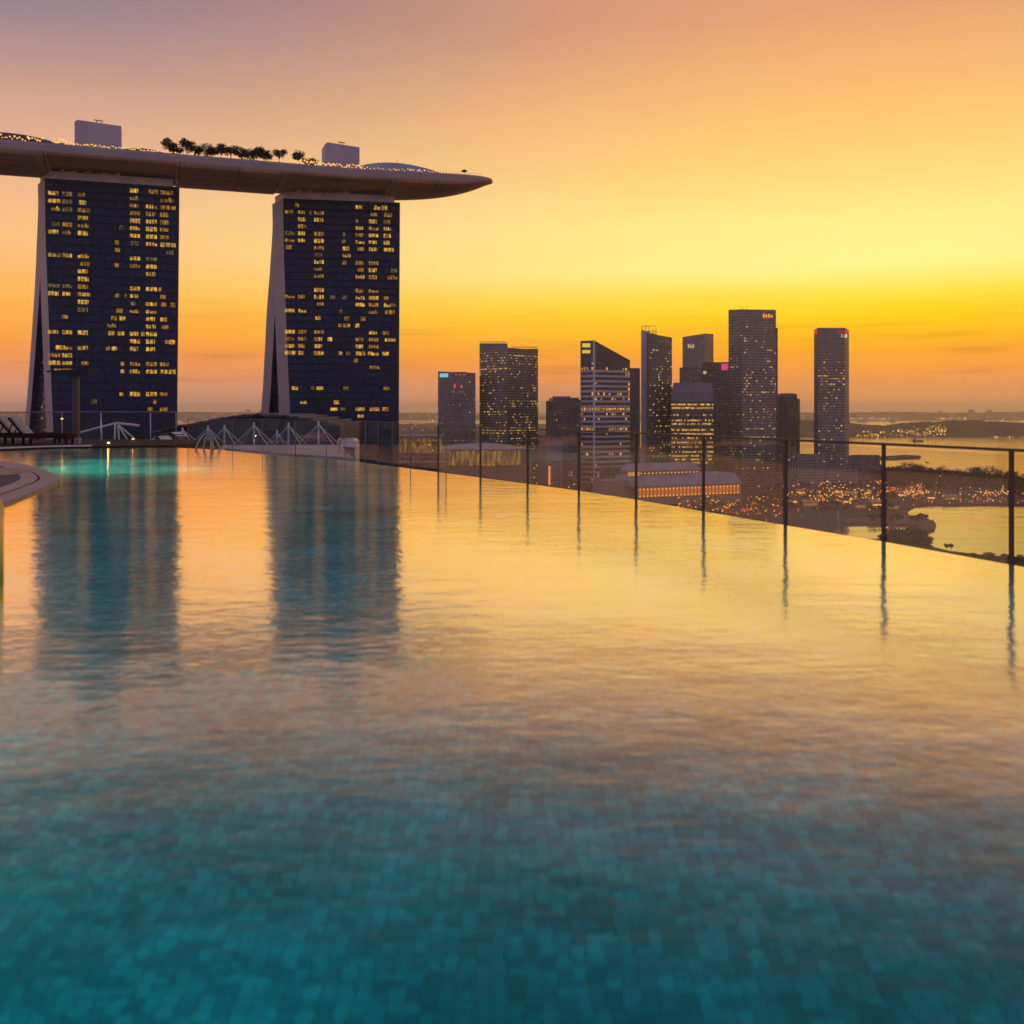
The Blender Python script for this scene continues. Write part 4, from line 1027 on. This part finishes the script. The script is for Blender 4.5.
# overflow ledge outside the rim and the building that carries it
def offset(pts, k):
    out = []; n = len(pts)
    for i in range(n):
        a, b, c = Vector(pts[i - 1]), Vector(pts[i]), Vector(pts[(i + 1) % n])
        n1 = Vector(((b - a).y, -(b - a).x)).normalized(); n2 = Vector(((c - b).y, -(c - b).x)).normalized(); m = (n1 + n2)
        out.append(tuple(b + m / max(.3, m.length_squared / 2) * k / 1.0 if m.length > .1 else b + n1 * k))
    return out
O1 = offset(PP, .55)
m = MB()
for i in range(len(PP)):
    j = (i + 1) % len(PP)
    a, b, c, e = PP[i], PP[j], O1[j], O1[i]
    q = offset(PP, .06)
    m.face([(q[i][0], q[i][1], WZ - .42), (c[0] * 0 + O1[i][0], O1[i][1], WZ - .42), (O1[j][0], O1[j][1], WZ - .42), (q[j][0], q[j][1], WZ - .42)])
    m.face([(PP[i][0], PP[i][1], WZ - .004), (q[i][0], q[i][1], WZ - .06), (q[j][0], q[j][1], WZ - .06), (PP[j][0], PP[j][1], WZ - .004)])
    m.face([(q[i][0], q[i][1], WZ - .06), (q[i][0], q[i][1], WZ - .42), (q[j][0], q[j][1], WZ - .42), (q[j][0], q[j][1], WZ - .06)])
m.build('overflow_channel', M['paving'])['kind'] = 'structure'
MB().prism(O1, 0, WZ - 1.3).prism(O1, WZ - 1.25, WZ - .43, cap=False).build('pool_building', FM[2])['kind'] = 'structure'
# near deck where the photographer stands
MB().prism([(-14, -12), (12, -12), (8.6, 1.05), (-14, 1.05)], WZ - .4, WZ + .1).build('near_deck', M['stone'])['kind'] = 'structure'

# grey ledge beyond the far rim
lp = [wp(*q) for q in ((225, 449.6), (245, 451.6), (265, 453.4), (287, 455.4), (318, 457.2), (336, 458.4), (354, 460.6))]
lq = [wp(*q) for q in ((340, 446.5), (300, 446), (260, 446.3), (225, 447))]
n_out = [p + (p.normalized() * .12) for p in lp]
MB().prism(ccw([tuple(p) for p in n_out + lq]), WZ - .6, WZ + .05).build('stone_ledge', M['ledge'])['kind'] = 'structure'

# left terrace with loungers
fl = [wp(-120, 455), wp(0, 450.6), wp(50, 448.6), wp(92, 447.9)]
bk = [Vector((-13.8, 47.5)), Vector((-16, 49)), Vector((-45, 49))]
e1 = [wp(92, 447.8), wp(150, 447), wp(172, 447)]
off = lambda ps: [p + p.normalized() * .06 for p in ps]
MB().prism(ccw([tuple(p) for p in off(fl) + off(e1)[1:] + bk]), WZ - .6, WZ + .06).build('timber_terrace', M['wood'])['kind'] = 'structure'
m = MB()
for a, b in zip(fl, fl[1:]):
    ra, rb = a.normalized(), b.normalized()
    q = [a + ra * .07, b + rb * .07, b + rb * .6, a + ra * .6]; m.prism(ccw([tuple(p) for p in q]), WZ - .3, WZ + .10)
m.build('white_coping', M['white_coping'])['kind'] = 'structure'

# curved stone island at the left
isl = [wp(*q) for q in ((-60, 458.5), (-25, 460), (0, 462.2), (20, 465), (40, 470), (52, 474.3), (58.5, 478.6), (59.5, 481), (56, 484.5), (41, 491), (22, 498.6), (4, 506))]
isl += [Vector((-7.6, 13.5)), Vector((-7.7, 11)), Vector((-8.5, 8.5)), Vector((-10.5, 6)), Vector((-16, 4.5)), Vector((-30, 6)), Vector((-34, 18)), Vector((-30, 28))]
isl = [tuple(p) for p in ccw([tuple(p) for p in isl])]
ce = Vector((-19.5, 17.5))
def shrink(pts, k):
    return [tuple(Vector(p) + (ce - Vector(p)).normalized() * k) for p in pts]
def smooth(pts, it=2):
    for _ in range(it):
        q = []
        for a, b in zip(pts, pts[1:] + pts[:1]): q += [tuple(Vector(a) * .75 + Vector(b) * .25), tuple(Vector(a) * .25 + Vector(b) * .75)]
        pts = q
    return pts
isl = smooth(isl)
root = thing('stone_island', 'curved stone rimmed deck island at the left edge of the pool', 'deck island', (ce.x, ce.y, WZ)); 
loc = lambda pts: [(p[0] - ce.x, p[1] - ce.y) for p in pts]
def band(a, b, z, mat, name, h=.5, skirt=True):
    m = MB(); n = len(a)
    for i in range(n):
        j = (i + 1) % n
        m.face([(*a[i], z), (*a[j], z), (*b[j], z), (*b[i], z)])
        m.face([(*a[i], z - h), (*a[j], z - h), (*a[j], z), (*a[i], z)])
    return m.build(name, mat, root)
band(loc(isl), loc(shrink(isl, .37)), .05, M['stone'], 'outer_coping', 1.2)
band(loc(shrink(isl, .36)), loc(shrink(isl, .43)), .03, M['dark'], 'joint', .1)
band(loc(shrink(isl, .42)), loc(shrink(isl, .74)), .065, M['stone'], 'inner_coping', .15)
m = MB(); m.face([(*p, .055) for p in loc(shrink(isl, .72))]); m.build('paving', M['paving'], root)
c2 = Vector((-13.5, 22.6)); m = MB(); m.tube([(c2.x - ce.x, c2.y - ce.y, .05), (c2.x - ce.x, c2.y - ce.y, .07)], 2.4, 40); m.build('tan_disc', M['sand'], root)

# main railing: posts, handrail, glass
POSTS = [(1330, 622), (1150, 589), (1006.8, 564.5), (879.5, 541.5), (781.5, 525.2), (700, 510.6), (633, 499.4), (576, 490.4), (525, 483.6), (478, 477.2), (436, 472)]
def railing(name, label, posts, hgt, pw, rw, metal, out=.12, glass_gap=.03):
    P = []
    for q in posts:
        p = wp(*q); P.append(p)
    n = len(P); root = thing(name, label, 'railing', (P[0].x, P[0].y, WZ)); o = Vector((P[0].x, P[0].y))
    nr = []
    for i in range(n):
        e = (P[min(i + 1, n - 1)] - P[max(i - 1, 0)]).normalized(); q = Vector((e.y, -e.x)); q = q if q.dot(P[i]) > 0 else -q; nr.append(q)
    B = [p + q * out - o for p, q in zip(P, nr)]
    for i, b in enumerate(B):
        e = (B[min(i + 1, n - 1)] - B[max(i - 1, 0)]).normalized()
        m = MB(); m.obox(Vector((b.x, b.y, -.41)) - Vector((e.x, e.y, 0)) * pw / 2 - Vector((nr[i].x, nr[i].y, 0)) * pw * .4, (e.x * pw, e.y * pw, 0), (nr[i].x * pw * .8, nr[i].y * pw * .8, 0), (0, 0, hgt + .41 - rw)); m.build('post', metal, root)
    m = MB(); rings = []
    for b, q in zip(B, nr): rings.append([Vector((b.x, b.y, z)) + Vector((q.x, q.y, 0)) * k for k, z in ((-rw, hgt - rw), (rw, hgt - rw), (rw, hgt), (-rw, hgt))])
    m.loft(rings, True, True); m.build('handrail', metal, root)
    for i in range(n - 1):
        a, b = B[i], B[i + 1]; e = (b - a).normalized(); q = Vector((e.y, -e.x)) * .006
        a = a + e * (pw / 2 + glass_gap); b = b - e * (pw / 2 + glass_gap)
        MB().face([(a.x, a.y, -.38), (b.x, b.y, -.38), (b.x, b.y, hgt - rw - .03), (a.x, a.y, hgt - rw - .03)]).build('glass_panel', M['glass'], root)
    return root
railing('glass_railing', 'bronze glass railing with square posts along the right rim of the pool', POSTS, 1.125, .04, .028, M['darkmetal'], .06)
railing('glass_fence', 'thin frameless glass fence along the far rim of the pool', [(435, 471.8), (400, 467.3), (382, 465.1), (368, 463.2), (356, 461.3), (336, 459.2), (318, 457.8), (287, 456), (254, 453), (225, 450), (181, 447.8)], 1.17, .022, .012, M['darksteel'], .3)
# fence behind the terrace
def fence2():
    d = 46; root = thing('terrace_fence', 'glass fence at the back of the timber terrace in front of the left hotel tower', 'fence', (xl(100, d), d, WZ)); o = Vector(root.location)
    xs = [-60, -20, 20, 62, 101, 150.5, 176]
    for x in xs:
        m = MB(); p = at(x, 412.5, d) - o; m.tube([(p.x, 0, .0), (p.x, 0, p.z)], .024 if x in (101, 150.5) else .014, 6); m.build('post', M['whitemetal'], root)
    z = zl(412, d) - WZ
    for a, b in zip(xs, xs[1:]):
        MB().face([(xl(a, d) - o.x + .06, 0, .05), (xl(b, d) - o.x - .06, 0, .05), (xl(b, d) - o.x - .06, 0, z - .03), (xl(a, d) - o.x + .06, 0, z - .03)]).build('glass_panel', M['glass'], root)
    MB().tube([(xl(-60, d) - o.x, 0, z), (xl(176, d) - o.x, 0, z)], .022, 6).build('top_rail', M['steel'], root)
fence2()

# white hooded kiosk at the end of the ledge
d = 34.5; r = thing('hooded_kiosk', 'small white hooded kiosk at the right corner of the grey ledge', 'kiosk', (xl(349, d), d, WZ - .4)); o = Vector(r.location)
x0, x1 = xl(341.5, d) - o.x, xl(357, d) - o.x; zt_ = zl(438.5, d) - o.z
ring = lambda y: [(x0, y, zt_ - .28), (x0 + .02, y, zt_ - .06), (x0 + .1, y, zt_), (x1 - .12, y, zt_), (x1 - .02, y, zt_ - .08), (x1, y, zt_ - .3)]
MB().loft([ring(-.25)[::-1], ring(.6)[::-1]], True, True).build('hood', M['whitemetal'], r)
MB().box(x0 + .14, x1 - .06, -.1, .5, 0, zt_ - .29).build('cabinet', M['stone2'], r)
MB().box(x1 - .05, x1, -.2, .55, 0, zt_ - .31).build('side_panel', M['whitemetal'], r)
MB().tube([(x0 - .08, -.1, 0), (x0 - .08, -.1, zt_ - .05), (x0, -.1, zt_)], .05, 6).build('pipe', M['whitemetal'], r)

# pool ladder
d = 37.5; r = thing('pool_ladder', 'steel pool ladder with two arched handrails at the far pool side', 'ladder', (xl(208, d), d, WZ)); o = Vector(r.location)
def arch(x0, x1, ztop, y, lean=0):
    pts = []
    for i in range(15):
        t = i / 14; x = x0 + (x1 - x0) * t; pts.append((x, y + lean * t, -.5 + (ztop + .5) * min(1, (math.sin(math.pi * t)) ** .55 if 0 < t < 1 else 0)))
    return pts
for (a, b, zt2, y) in ((193.5, 222.5, 434, 0), (198.5, 210.5, 436, .5)):
    MB().tube(arch(xl(a, d) - o.x, xl(b, d) - o.x, zl(zt2, d) - o.z, y), .04, 8).build('handrail', M['steel'], r)
MB().tube([(xl(210, d) - o.x, .2, -.5), (xl(208.5, d) - o.x, .25, zl(433, d) - o.z)], .035, 8).build('handrail', M['steel'], r)
for z in (-.3,): MB().box(xl(195, d) - o.x, xl(221, d) - o.x, .1, .35, z - .04, z).build('tread', M['steel'], r)

# brass handrail at the left edge of the frame
d = 8.55; r = thing('brass_handrail', 'polished brass handrail rising from the water at the left edge', 'handrail', (xl(-6, d), d, WZ)); o = Vector(r.location)
pts = [(xl(0.8, d) - o.x, 0, -.7), (xl(0.8, d) - o.x, 0, .45)]
for i in range(8):
    a = i / 7 * math.pi / 2; pts.append((xl(.8, d) - o.x - .16 * (1 - math.cos(a)), .02 * i, .56 + .18 * math.sin(a)))
pts.append((pts[-1][0] - .9, .5, .74)); pts.append((pts[-1][0] - .3, .6, .5)); pts.append((pts[-1][0] - .02, .6, -.7))
MB().tube(pts, .024, 12).build('rail', M['brass'], r)
MB().tube([(pts[0][0], 0, -.75), (pts[0][0], 0, -.69)], .06, 12).build('base_flange', M['brass'], r)
MB().tube([(pts[-1][0], .6, -.75), (pts[-1][0], .6, -.69)], .06, 12).build('base_flange', M['brass'], r)

# flat topped post
d = 42.5; r = thing('canopy_post', 'dark post with a flat slab top standing on the timber terrace', 'post', (xl(76, d), d, WZ + .06)); o = Vector(r.location)
MB().box(-.125, .125, -.1, .1, .28, zl(375.5, d) - o.z).build('pole', M['bronze'], r)
MB().box(-.16, .16, -.16, .16, 0, .28).build('base', M['concrete'], r)
m = MB(); z1, z0 = zl(369.5, d) - o.z, zl(376, d) - o.z; xa, xb = xl(51.5, d) - o.x, xl(93, d) - o.x
m.loft([[(xa, -.5, z1 - .12), (xa, .5, z1 - .12), (xa, .5, z1 - .07), (xa, -.5, z1 - .07)], [(xb, -.5, z0), (xb, .5, z0), (xb, .5, z1 + .02), (xb, -.5, z1 + .02)]], True, True); m.build('slab_top', M['dark'], r)

# sun loungers
def lounger():
    r = thing('sun_lounger', '', 'sun lounger', (0, 0, 0), 0, 'sun loungers on the timber terrace')
    m = MB(); m.box(-.1, 1.55, -.34, .34, .24, .34); m.build('frame', M['rattan'], r)
    m = MB(); m.box(.0, 1.5, -.31, .31, .342, .42); m.build('cushion', M['cushion2'], r)
    bk_ = MB(); a = R(52); ax = Vector((-math.cos(a), 0, math.sin(a))); nn = Vector((math.sin(a), 0, math.cos(a)))
    bk_.obox(Vector((0, -.34, .3)), ax * .86, Vector((0, .68, 0)), nn * .07); bk_.build('backrest', M['rattan'], r)
    m = MB(); m.obox(Vector((0, -.3, .3)) + nn * .072, ax * .84, Vector((0, .6, 0)), nn * .08); m.build('back_cushion', M['cushion'], r)
    m = MB(); m.tube([(-.4, -.25, .76), (-.62, -.25, .24)], .022, 6); m.tube([(-.4, .25, .76), (-.62, .25, .24)], .022, 6); m.box(-.7, -.1, -.34, .34, .24, .30); m.build('prop', M['rattan'], r)
    for x in (-.62, 1.45):
        for y in (-.28, .28):
            MB().box(x - .035, x + .035, y - .035, y + .035, 0, .238).build('leg', M['rattan'], r)
    return r
l0 = lounger()
for i, (px, d, rz, lab) in enumerate(((27, 41.6, -3, 'dark sun lounger nearest the dark post, its foot end pointing at it'), (14, 43.2, 5, 'second dark sun lounger, its raised back just behind the first'), (-14, 42.2, -4, 'sun lounger half cut off by the left edge of the frame'))):
    o = l0 if i == 0 else copy_tree(l0)
    o['label'] = lab; o.location = (xl(px, d), d, WZ + .065); o.rotation_euler = (0, 0, R(rz)); o.scale = (1.24, 1, 1.12)
# small lamps on the terrace
for px, py, d, lab in ((108.5, 446.4, 41.2, 'small bright white lamp at the water edge of the timber terrace'), (133, 443, 46.6, 'warm orange lamp glowing at the back of the terrace'), (62, 419.5, 47.5, 'small warm lamp behind the terrace glass left of the post')):
    p = at(px, py, d); r = thing('deck_lamp', lab, 'lamp', (p.x, p.y, WZ + .06)); hh = max(.05, p.z - WZ - .06)
    MB().tube([(0, 0, 0), (0, 0, hh)], .03, 6).build('stem', M['darkmetal'], r)
    mm = MB(); mm.dome((0, 0, hh + .01), .06, .07, 12, 5); mm.build('globe', glow('globe_glow', (1, .72, .35) if px > 100 and px < 120 else (1, .5, .12), 2.5), r)
    pl_ = bpy.data.lights.new('deck_lamp_light', 'POINT'); pl_.energy = 1.5 if px != 62 else .5; pl_.color = (1, .62, .25); pl_.shadow_soft_size = 0
    po = bpy.data.objects.new('lamp_light', pl_); COL.objects.link(po); po.parent = r; po.location = (0, -.05, hh + .25)
# underwater pool lights
for i, (px, py) in enumerate(((64, 467), (84, 464), (104, 468), (125, 465), (146, 468), (168, 466), (96, 459), (135, 459))):
    p = wp(px, py); r = thing('pool_light', 'sunken turquoise pool light under the water near the stone island', 'pool light', (p.x, p.y, WZ - 1.14), 0, 'underwater pool lights')
    MB().tube([(0, 0, 0), (0, 0, .06)], .12, 12).build('housing', M['tile'], r)
    pl_ = bpy.data.lights.new('pool_light', 'POINT'); pl_.energy = 28; pl_.color = (.35, 1, .8); pl_.shadow_soft_size = 0
    po = bpy.data.objects.new('pool_lamp', pl_); COL.objects.link(po); po.parent = r; po.location = (0, 0, .8)

for i, dd in enumerate((3.4, 4.6, 6.0, 7.6, 9.4, 11.4)):  # extra lights added out of view to lift the teal of the left water
    r = thing('pool_light', 'added unseen turquoise light brightening the near left of the pool', 'pool light', (xl(-110, dd) - .8, dd, WZ - 1.14), 0, 'added unseen lights of the near left side')
    MB().tube([(0, 0, 0), (0, 0, .06)], .12, 12).build('housing', M['tile'], r)
    pl_ = bpy.data.lights.new('pool_light', 'POINT'); pl_.energy = 5.5; pl_.color = (.2, 1, .95); pl_.shadow_soft_size = 0
    po = bpy.data.objects.new('pool_lamp', pl_); COL.objects.link(po); po.parent = r; po.location = (0, 0, .95)

# ================================================================== waterfront: trees, low buildings, lights, boats
rng = random.Random(21); its = []
for i in range(330):                                       # the wooded strip before the sea
    px = rng.uniform(872, 1090); t = rng.random(); py = 473 + (px - 872) * .045 + t * 17; p = gnd(px, py, 1)
    bulge = 5 * math.exp(-((px - 905) / 25) ** 2) + 6 * math.exp(-((px - 985) / 14) ** 2) + 3 * math.exp(-((px - 940) / 12) ** 2)
    its.append((p.x, p.y, 1, rng.uniform(9, 15) + 1.7 * bulge * (1 - t)))
for i in range(150):
    px = rng.uniform(760, 900); py = rng.uniform(483, 512); p = gnd(px, py, 1); its.append((p.x, p.y, 1, rng.uniform(4, 8)))
for i in range(26):
    px = rng.uniform(870, 928); p = gnd(px, rng.uniform(518.5, 521), 2); its.append((p.x, p.y, 2, rng.uniform(3, 5.5)))
woods('waterfront_woods', its, 1.25, 105)
for i in range(11):
    px = 884 + i * 4.4 + rng.uniform(-1, 1); d = 728 + rng.uniform(-8, 8); hump = 1 - ((px - 903) / 28) ** 2
    tree('knoll_tree', (xl(px, d), d, .6), (6 + 8.5 * hump) * rng.uniform(.78, 1.2), 'bushy dark tree in the rounded clump on the knoll by the bay', 'trees of the rounded clump on the knoll', 4, 1.2)
m = MB(); m.dome((xl(905, 730), 734, .5), 21, 3, 24, 5); m.build('knoll', M['grassland'])['kind'] = 'structure'
for i, (px, top, d) in enumerate(((972, 551.5, 655), (980, 553.5, 652), (990, 550.5, 648), (999, 555, 645), (1006, 552, 645), (1014, 555, 640), (1022, 553, 640), (1032, 556, 635), (963, 551.5, 668), (956, 550.5, 672))):
    z = zl(top, d) - 1.4; tree('shore_tree', (xl(px, d), d, 1.4), max(4, z), 'leafy shore tree at the near edge of the bay behind the last rail post', 'shore trees behind the right end of the railing', 4, 1.25)
for px, lab in ((946.5, 'slim tree on the bay shore, left one of a close pair'), (951.3, 'slim tree on the bay shore, right one of a close pair')):
    d = 690; tree('slim_tree', (xl(px, d), d, 1.4), 7.0, lab, 'pair of slim trees on the bay shore', 2, .7)
# low waterfront buildings
for i in range(16):
    px = (800, 818, 836, 852, 868, 884, 900, 916, 790, 810, 846, 860, 876, 892, 930, 950)[i]; py = (494, 497, 493, 497, 494, 492, 496, 494, 503, 506, 503, 508, 506, 509, 499, 500)[i]
    p = gnd(px, py, 1); w = rng.uniform(8, 15)
    r = thing('waterfront_shed', 'low gabled waterfront shed among the market lights by the bay', 'building', (p.x, p.y, 1.2), rng.uniform(-.3, .3), 'low sheds on the lit waterfront')
    MB().box(-w / 2, w / 2, -4, 4, 0, 4).build('wall', M['stone2'], r)
    mm = MB(); mm.loft([[(-w / 2 - .5, -4.6, 4.003), (-w / 2 - .5, 4.6, 4.003), (-w / 2 - .5, 0, 6.2)], [(w / 2 + .5, -4.6, 4.003), (w / 2 + .5, 4.6, 4.003), (w / 2 + .5, 0, 6.2)]], True, True); mm.build('roof', M['darkroof'] if i % 3 else M['red_roof'] if 'red_roof' in M else M['hull'], r)
    mm = MB(); mm.box(-w / 2 + .4, w / 2 - .4, -4.2, -4.05, .5, 2.2 + (i % 2)); mm.build('lit_front', M['gold2'] if i % 2 else M['lampo'], r)
# thousands of small lights: street lamps, stalls, cars
def lights(name, n, f, mats, r):
    mb = MB()
    for i in range(n):
        p, k = f(); mb.mi = rng.randrange(len(mats)); mb.octa(p, r * k * rng.uniform(.5, 1.2))
    tag(mb.build(name, mats, weld=False), kind='stuff')
def spots(rects, zr=(3, 8)):
    tot = [q[4] for q in rects]; n_cl = 5; cl = {q[0]: [(rng.uniform(q[0], q[1]), rng.uniform(q[2], q[3])) for _ in range(5)] for q in rects}
    def f():
        q = rng.choices(rects, tot)[0]; px, py = rng.uniform(q[0], q[1]), rng.uniform(q[2], q[3])
        if n_cl:
            cx, cy_ = cl[q[0]][rng.randrange(n_cl)]
            if rng.random() < .6: px, py = cx + rng.gauss(0, 5), cy_ + rng.gauss(0, .9)
        p = gnd(px, py, 1); p.z = 1 + rng.uniform(*zr); return p, p.y / 1000
    return f
lights('market_lights', 800, spots([(785, 860, 488, 508, 3), (860, 925, 485, 503, 5), (905, 925, 489, 500, 2), (930, 1060, 494, 504, 3), (700, 800, 502, 520, 2), (640, 720, 497, 514, 1), (835, 880, 498, 508, 1.2), (818, 850, 490, 500, 1.5)]), [M['lampo'], M['lamp'], M['lampr'], M['gold'], M['gold2'], M['lampo']], .85)
lights('quay_lights', 110, spots([(950, 1060, 482, 500, 3), (880, 960, 474, 486, 1), (790, 850, 478, 490, 1), (855, 920, 510, 519, .4)]), [M['lampw'], M['lamp'], M['gold2']], .7)
lights('traffic_lights', 120, spots([(660, 690, 506, 514, 1), (720, 760, 506, 516, 1.4), (925, 1060, 501, 504, 2), (860, 885, 502, 510, .5), (606, 632, 485, 500, .4)], (1, 3)), [M['lampr'], M['red'], M['lampo']], .8)
lights('street_lights', 420, spots([(540, 640, 470, 500, 1.5), (440, 560, 470, 490, 1), (300, 440, 440, 470, 1), (700, 830, 490, 530, 1.3)]), [M['gold'], M['gold2'], M['lampo'], M['dimw']], .55)
def far(rects):
    def f():
        q = rng.choice(rects); px, py = rng.uniform(q[0], q[1]), rng.uniform(q[2], q[3]); d = q[4]; return at(px, py, d), d / 1000
    return f
lights('island_lights', 260, far([(930, 946, 424, 432, 3640), (862, 914, 431, 437, 3600), (914, 946, 426, 436, 3630), (914, 946, 431, 436.5, 3600), (897, 914, 429, 432, 3630), (856, 880, 434, 437, 3600), (990, 1030, 436, 437.5, 3640), (910, 946, 428, 436, 3610)]), [M['gold'], M['lamp'], M['gold2']], .75)
lights('horizon_lights', 520, far([(850, 898, 418, 419.3, 8600), (850, 898, 417.8, 419, 8600), (936, 968, 417.5, 419, 8600), (984, 1060, 419.8, 421.6, 3900), (984, 1060, 420.5, 422, 3900), (-60, 420, 413, 421, 7000), (150, 430, 412, 420, 7600), (0, 30, 414, 424, 6000), (400, 440, 412, 430, 4500), (540, 700, 410, 425, 8000)]), [M['lamp'], M['gold'], M['white'], M['gold2']], .62)
# boats
def boat(px, py, ln, label):
    p = gnd(px, py, 0); r = thing('boat', label, 'boat', p, R(3)); h2 = ln * .10
    mb = MB(); sec = []
    for t in (0, .06, .25, .6, .88, 1):
        w = ln * .075 * {0: .55, .06: .8, .25: 1, .6: 1, .88: .6, 1: .04}[t]; x = (t - .5) * ln; s_ = h2 * (1 + .35 * max(0, t - .7))
        sec.append([(x, -w, s_), (x, -w * .7, -.3), (x, w * .7, -.3), (x, w, s_)])
    mb.loft(sec, True, True); mb.build('hull', M['ship'], r)
    MB().box(-ln * .4, -ln * .2, -ln * .05, ln * .05, h2, h2 * 2.5).build('deckhouse', M['ship'], r)
    mm = MB()
    for k in (-.05, .1, .25): mm.box(ln * k, ln * (k + .1), -ln * .045, ln * .045, h2 * .98, h2 * 1.5)
    mm.build('cargo', M['ship'], r)
    MB().tube([(-ln * .3, 0, h2 * 2.4), (-ln * .3, 0, h2 * 3.6)], ln * .008, 5).build('mast', M['ship'], r)
boat(918, 441.6, 36, 'long dark cargo boat out on the golden sea below the island')
boat(927.5, 462.4, 8, 'tiny dark boat near the end of the breakwater')
# beacon column near the inlet
d = 800; r = thing('beacon_column', 'slim pale column on the shore beside the small inlet', 'column', (xl(838, d), d, 1.2)); 
MB().tube([(0, 0, 0), (0, 0, 3)], 2.2, 12).build('base', M['concrete'], r); MB().tube([(0, 0, 3), (0, 0, 19)], [1.0, .6], 10).build('shaft', M['concrete'], r); mm = MB(); mm.dome((0, 0, 19), .9, 1.4, 10, 4); mm.build('lantern', M['dimw'], r)

# ================================================================== the air
HZ = MB(); HZ.box(-BIG - 500, BIG + 500, -BIG - 500, BIG + 500, -1.0, 246)
t = NT('haze_air'); t.n.remove(t.p); pv = t.new('ShaderNodeVolumePrincipled')
pv.inputs['Color'].default_value = (1, .92, .84, 1); pv.inputs['Density'].default_value = 6.5e-5; pv.inputs['Anisotropy'].default_value = .72
t.l.new(pv.outputs[0], t.out.inputs['Volume']); t.m.cycles.homogeneous_volume = True if hasattr(t.m.cycles, 'homogeneous_volume') else True
tag(HZ.build('haze', t.m), kind='stuff')
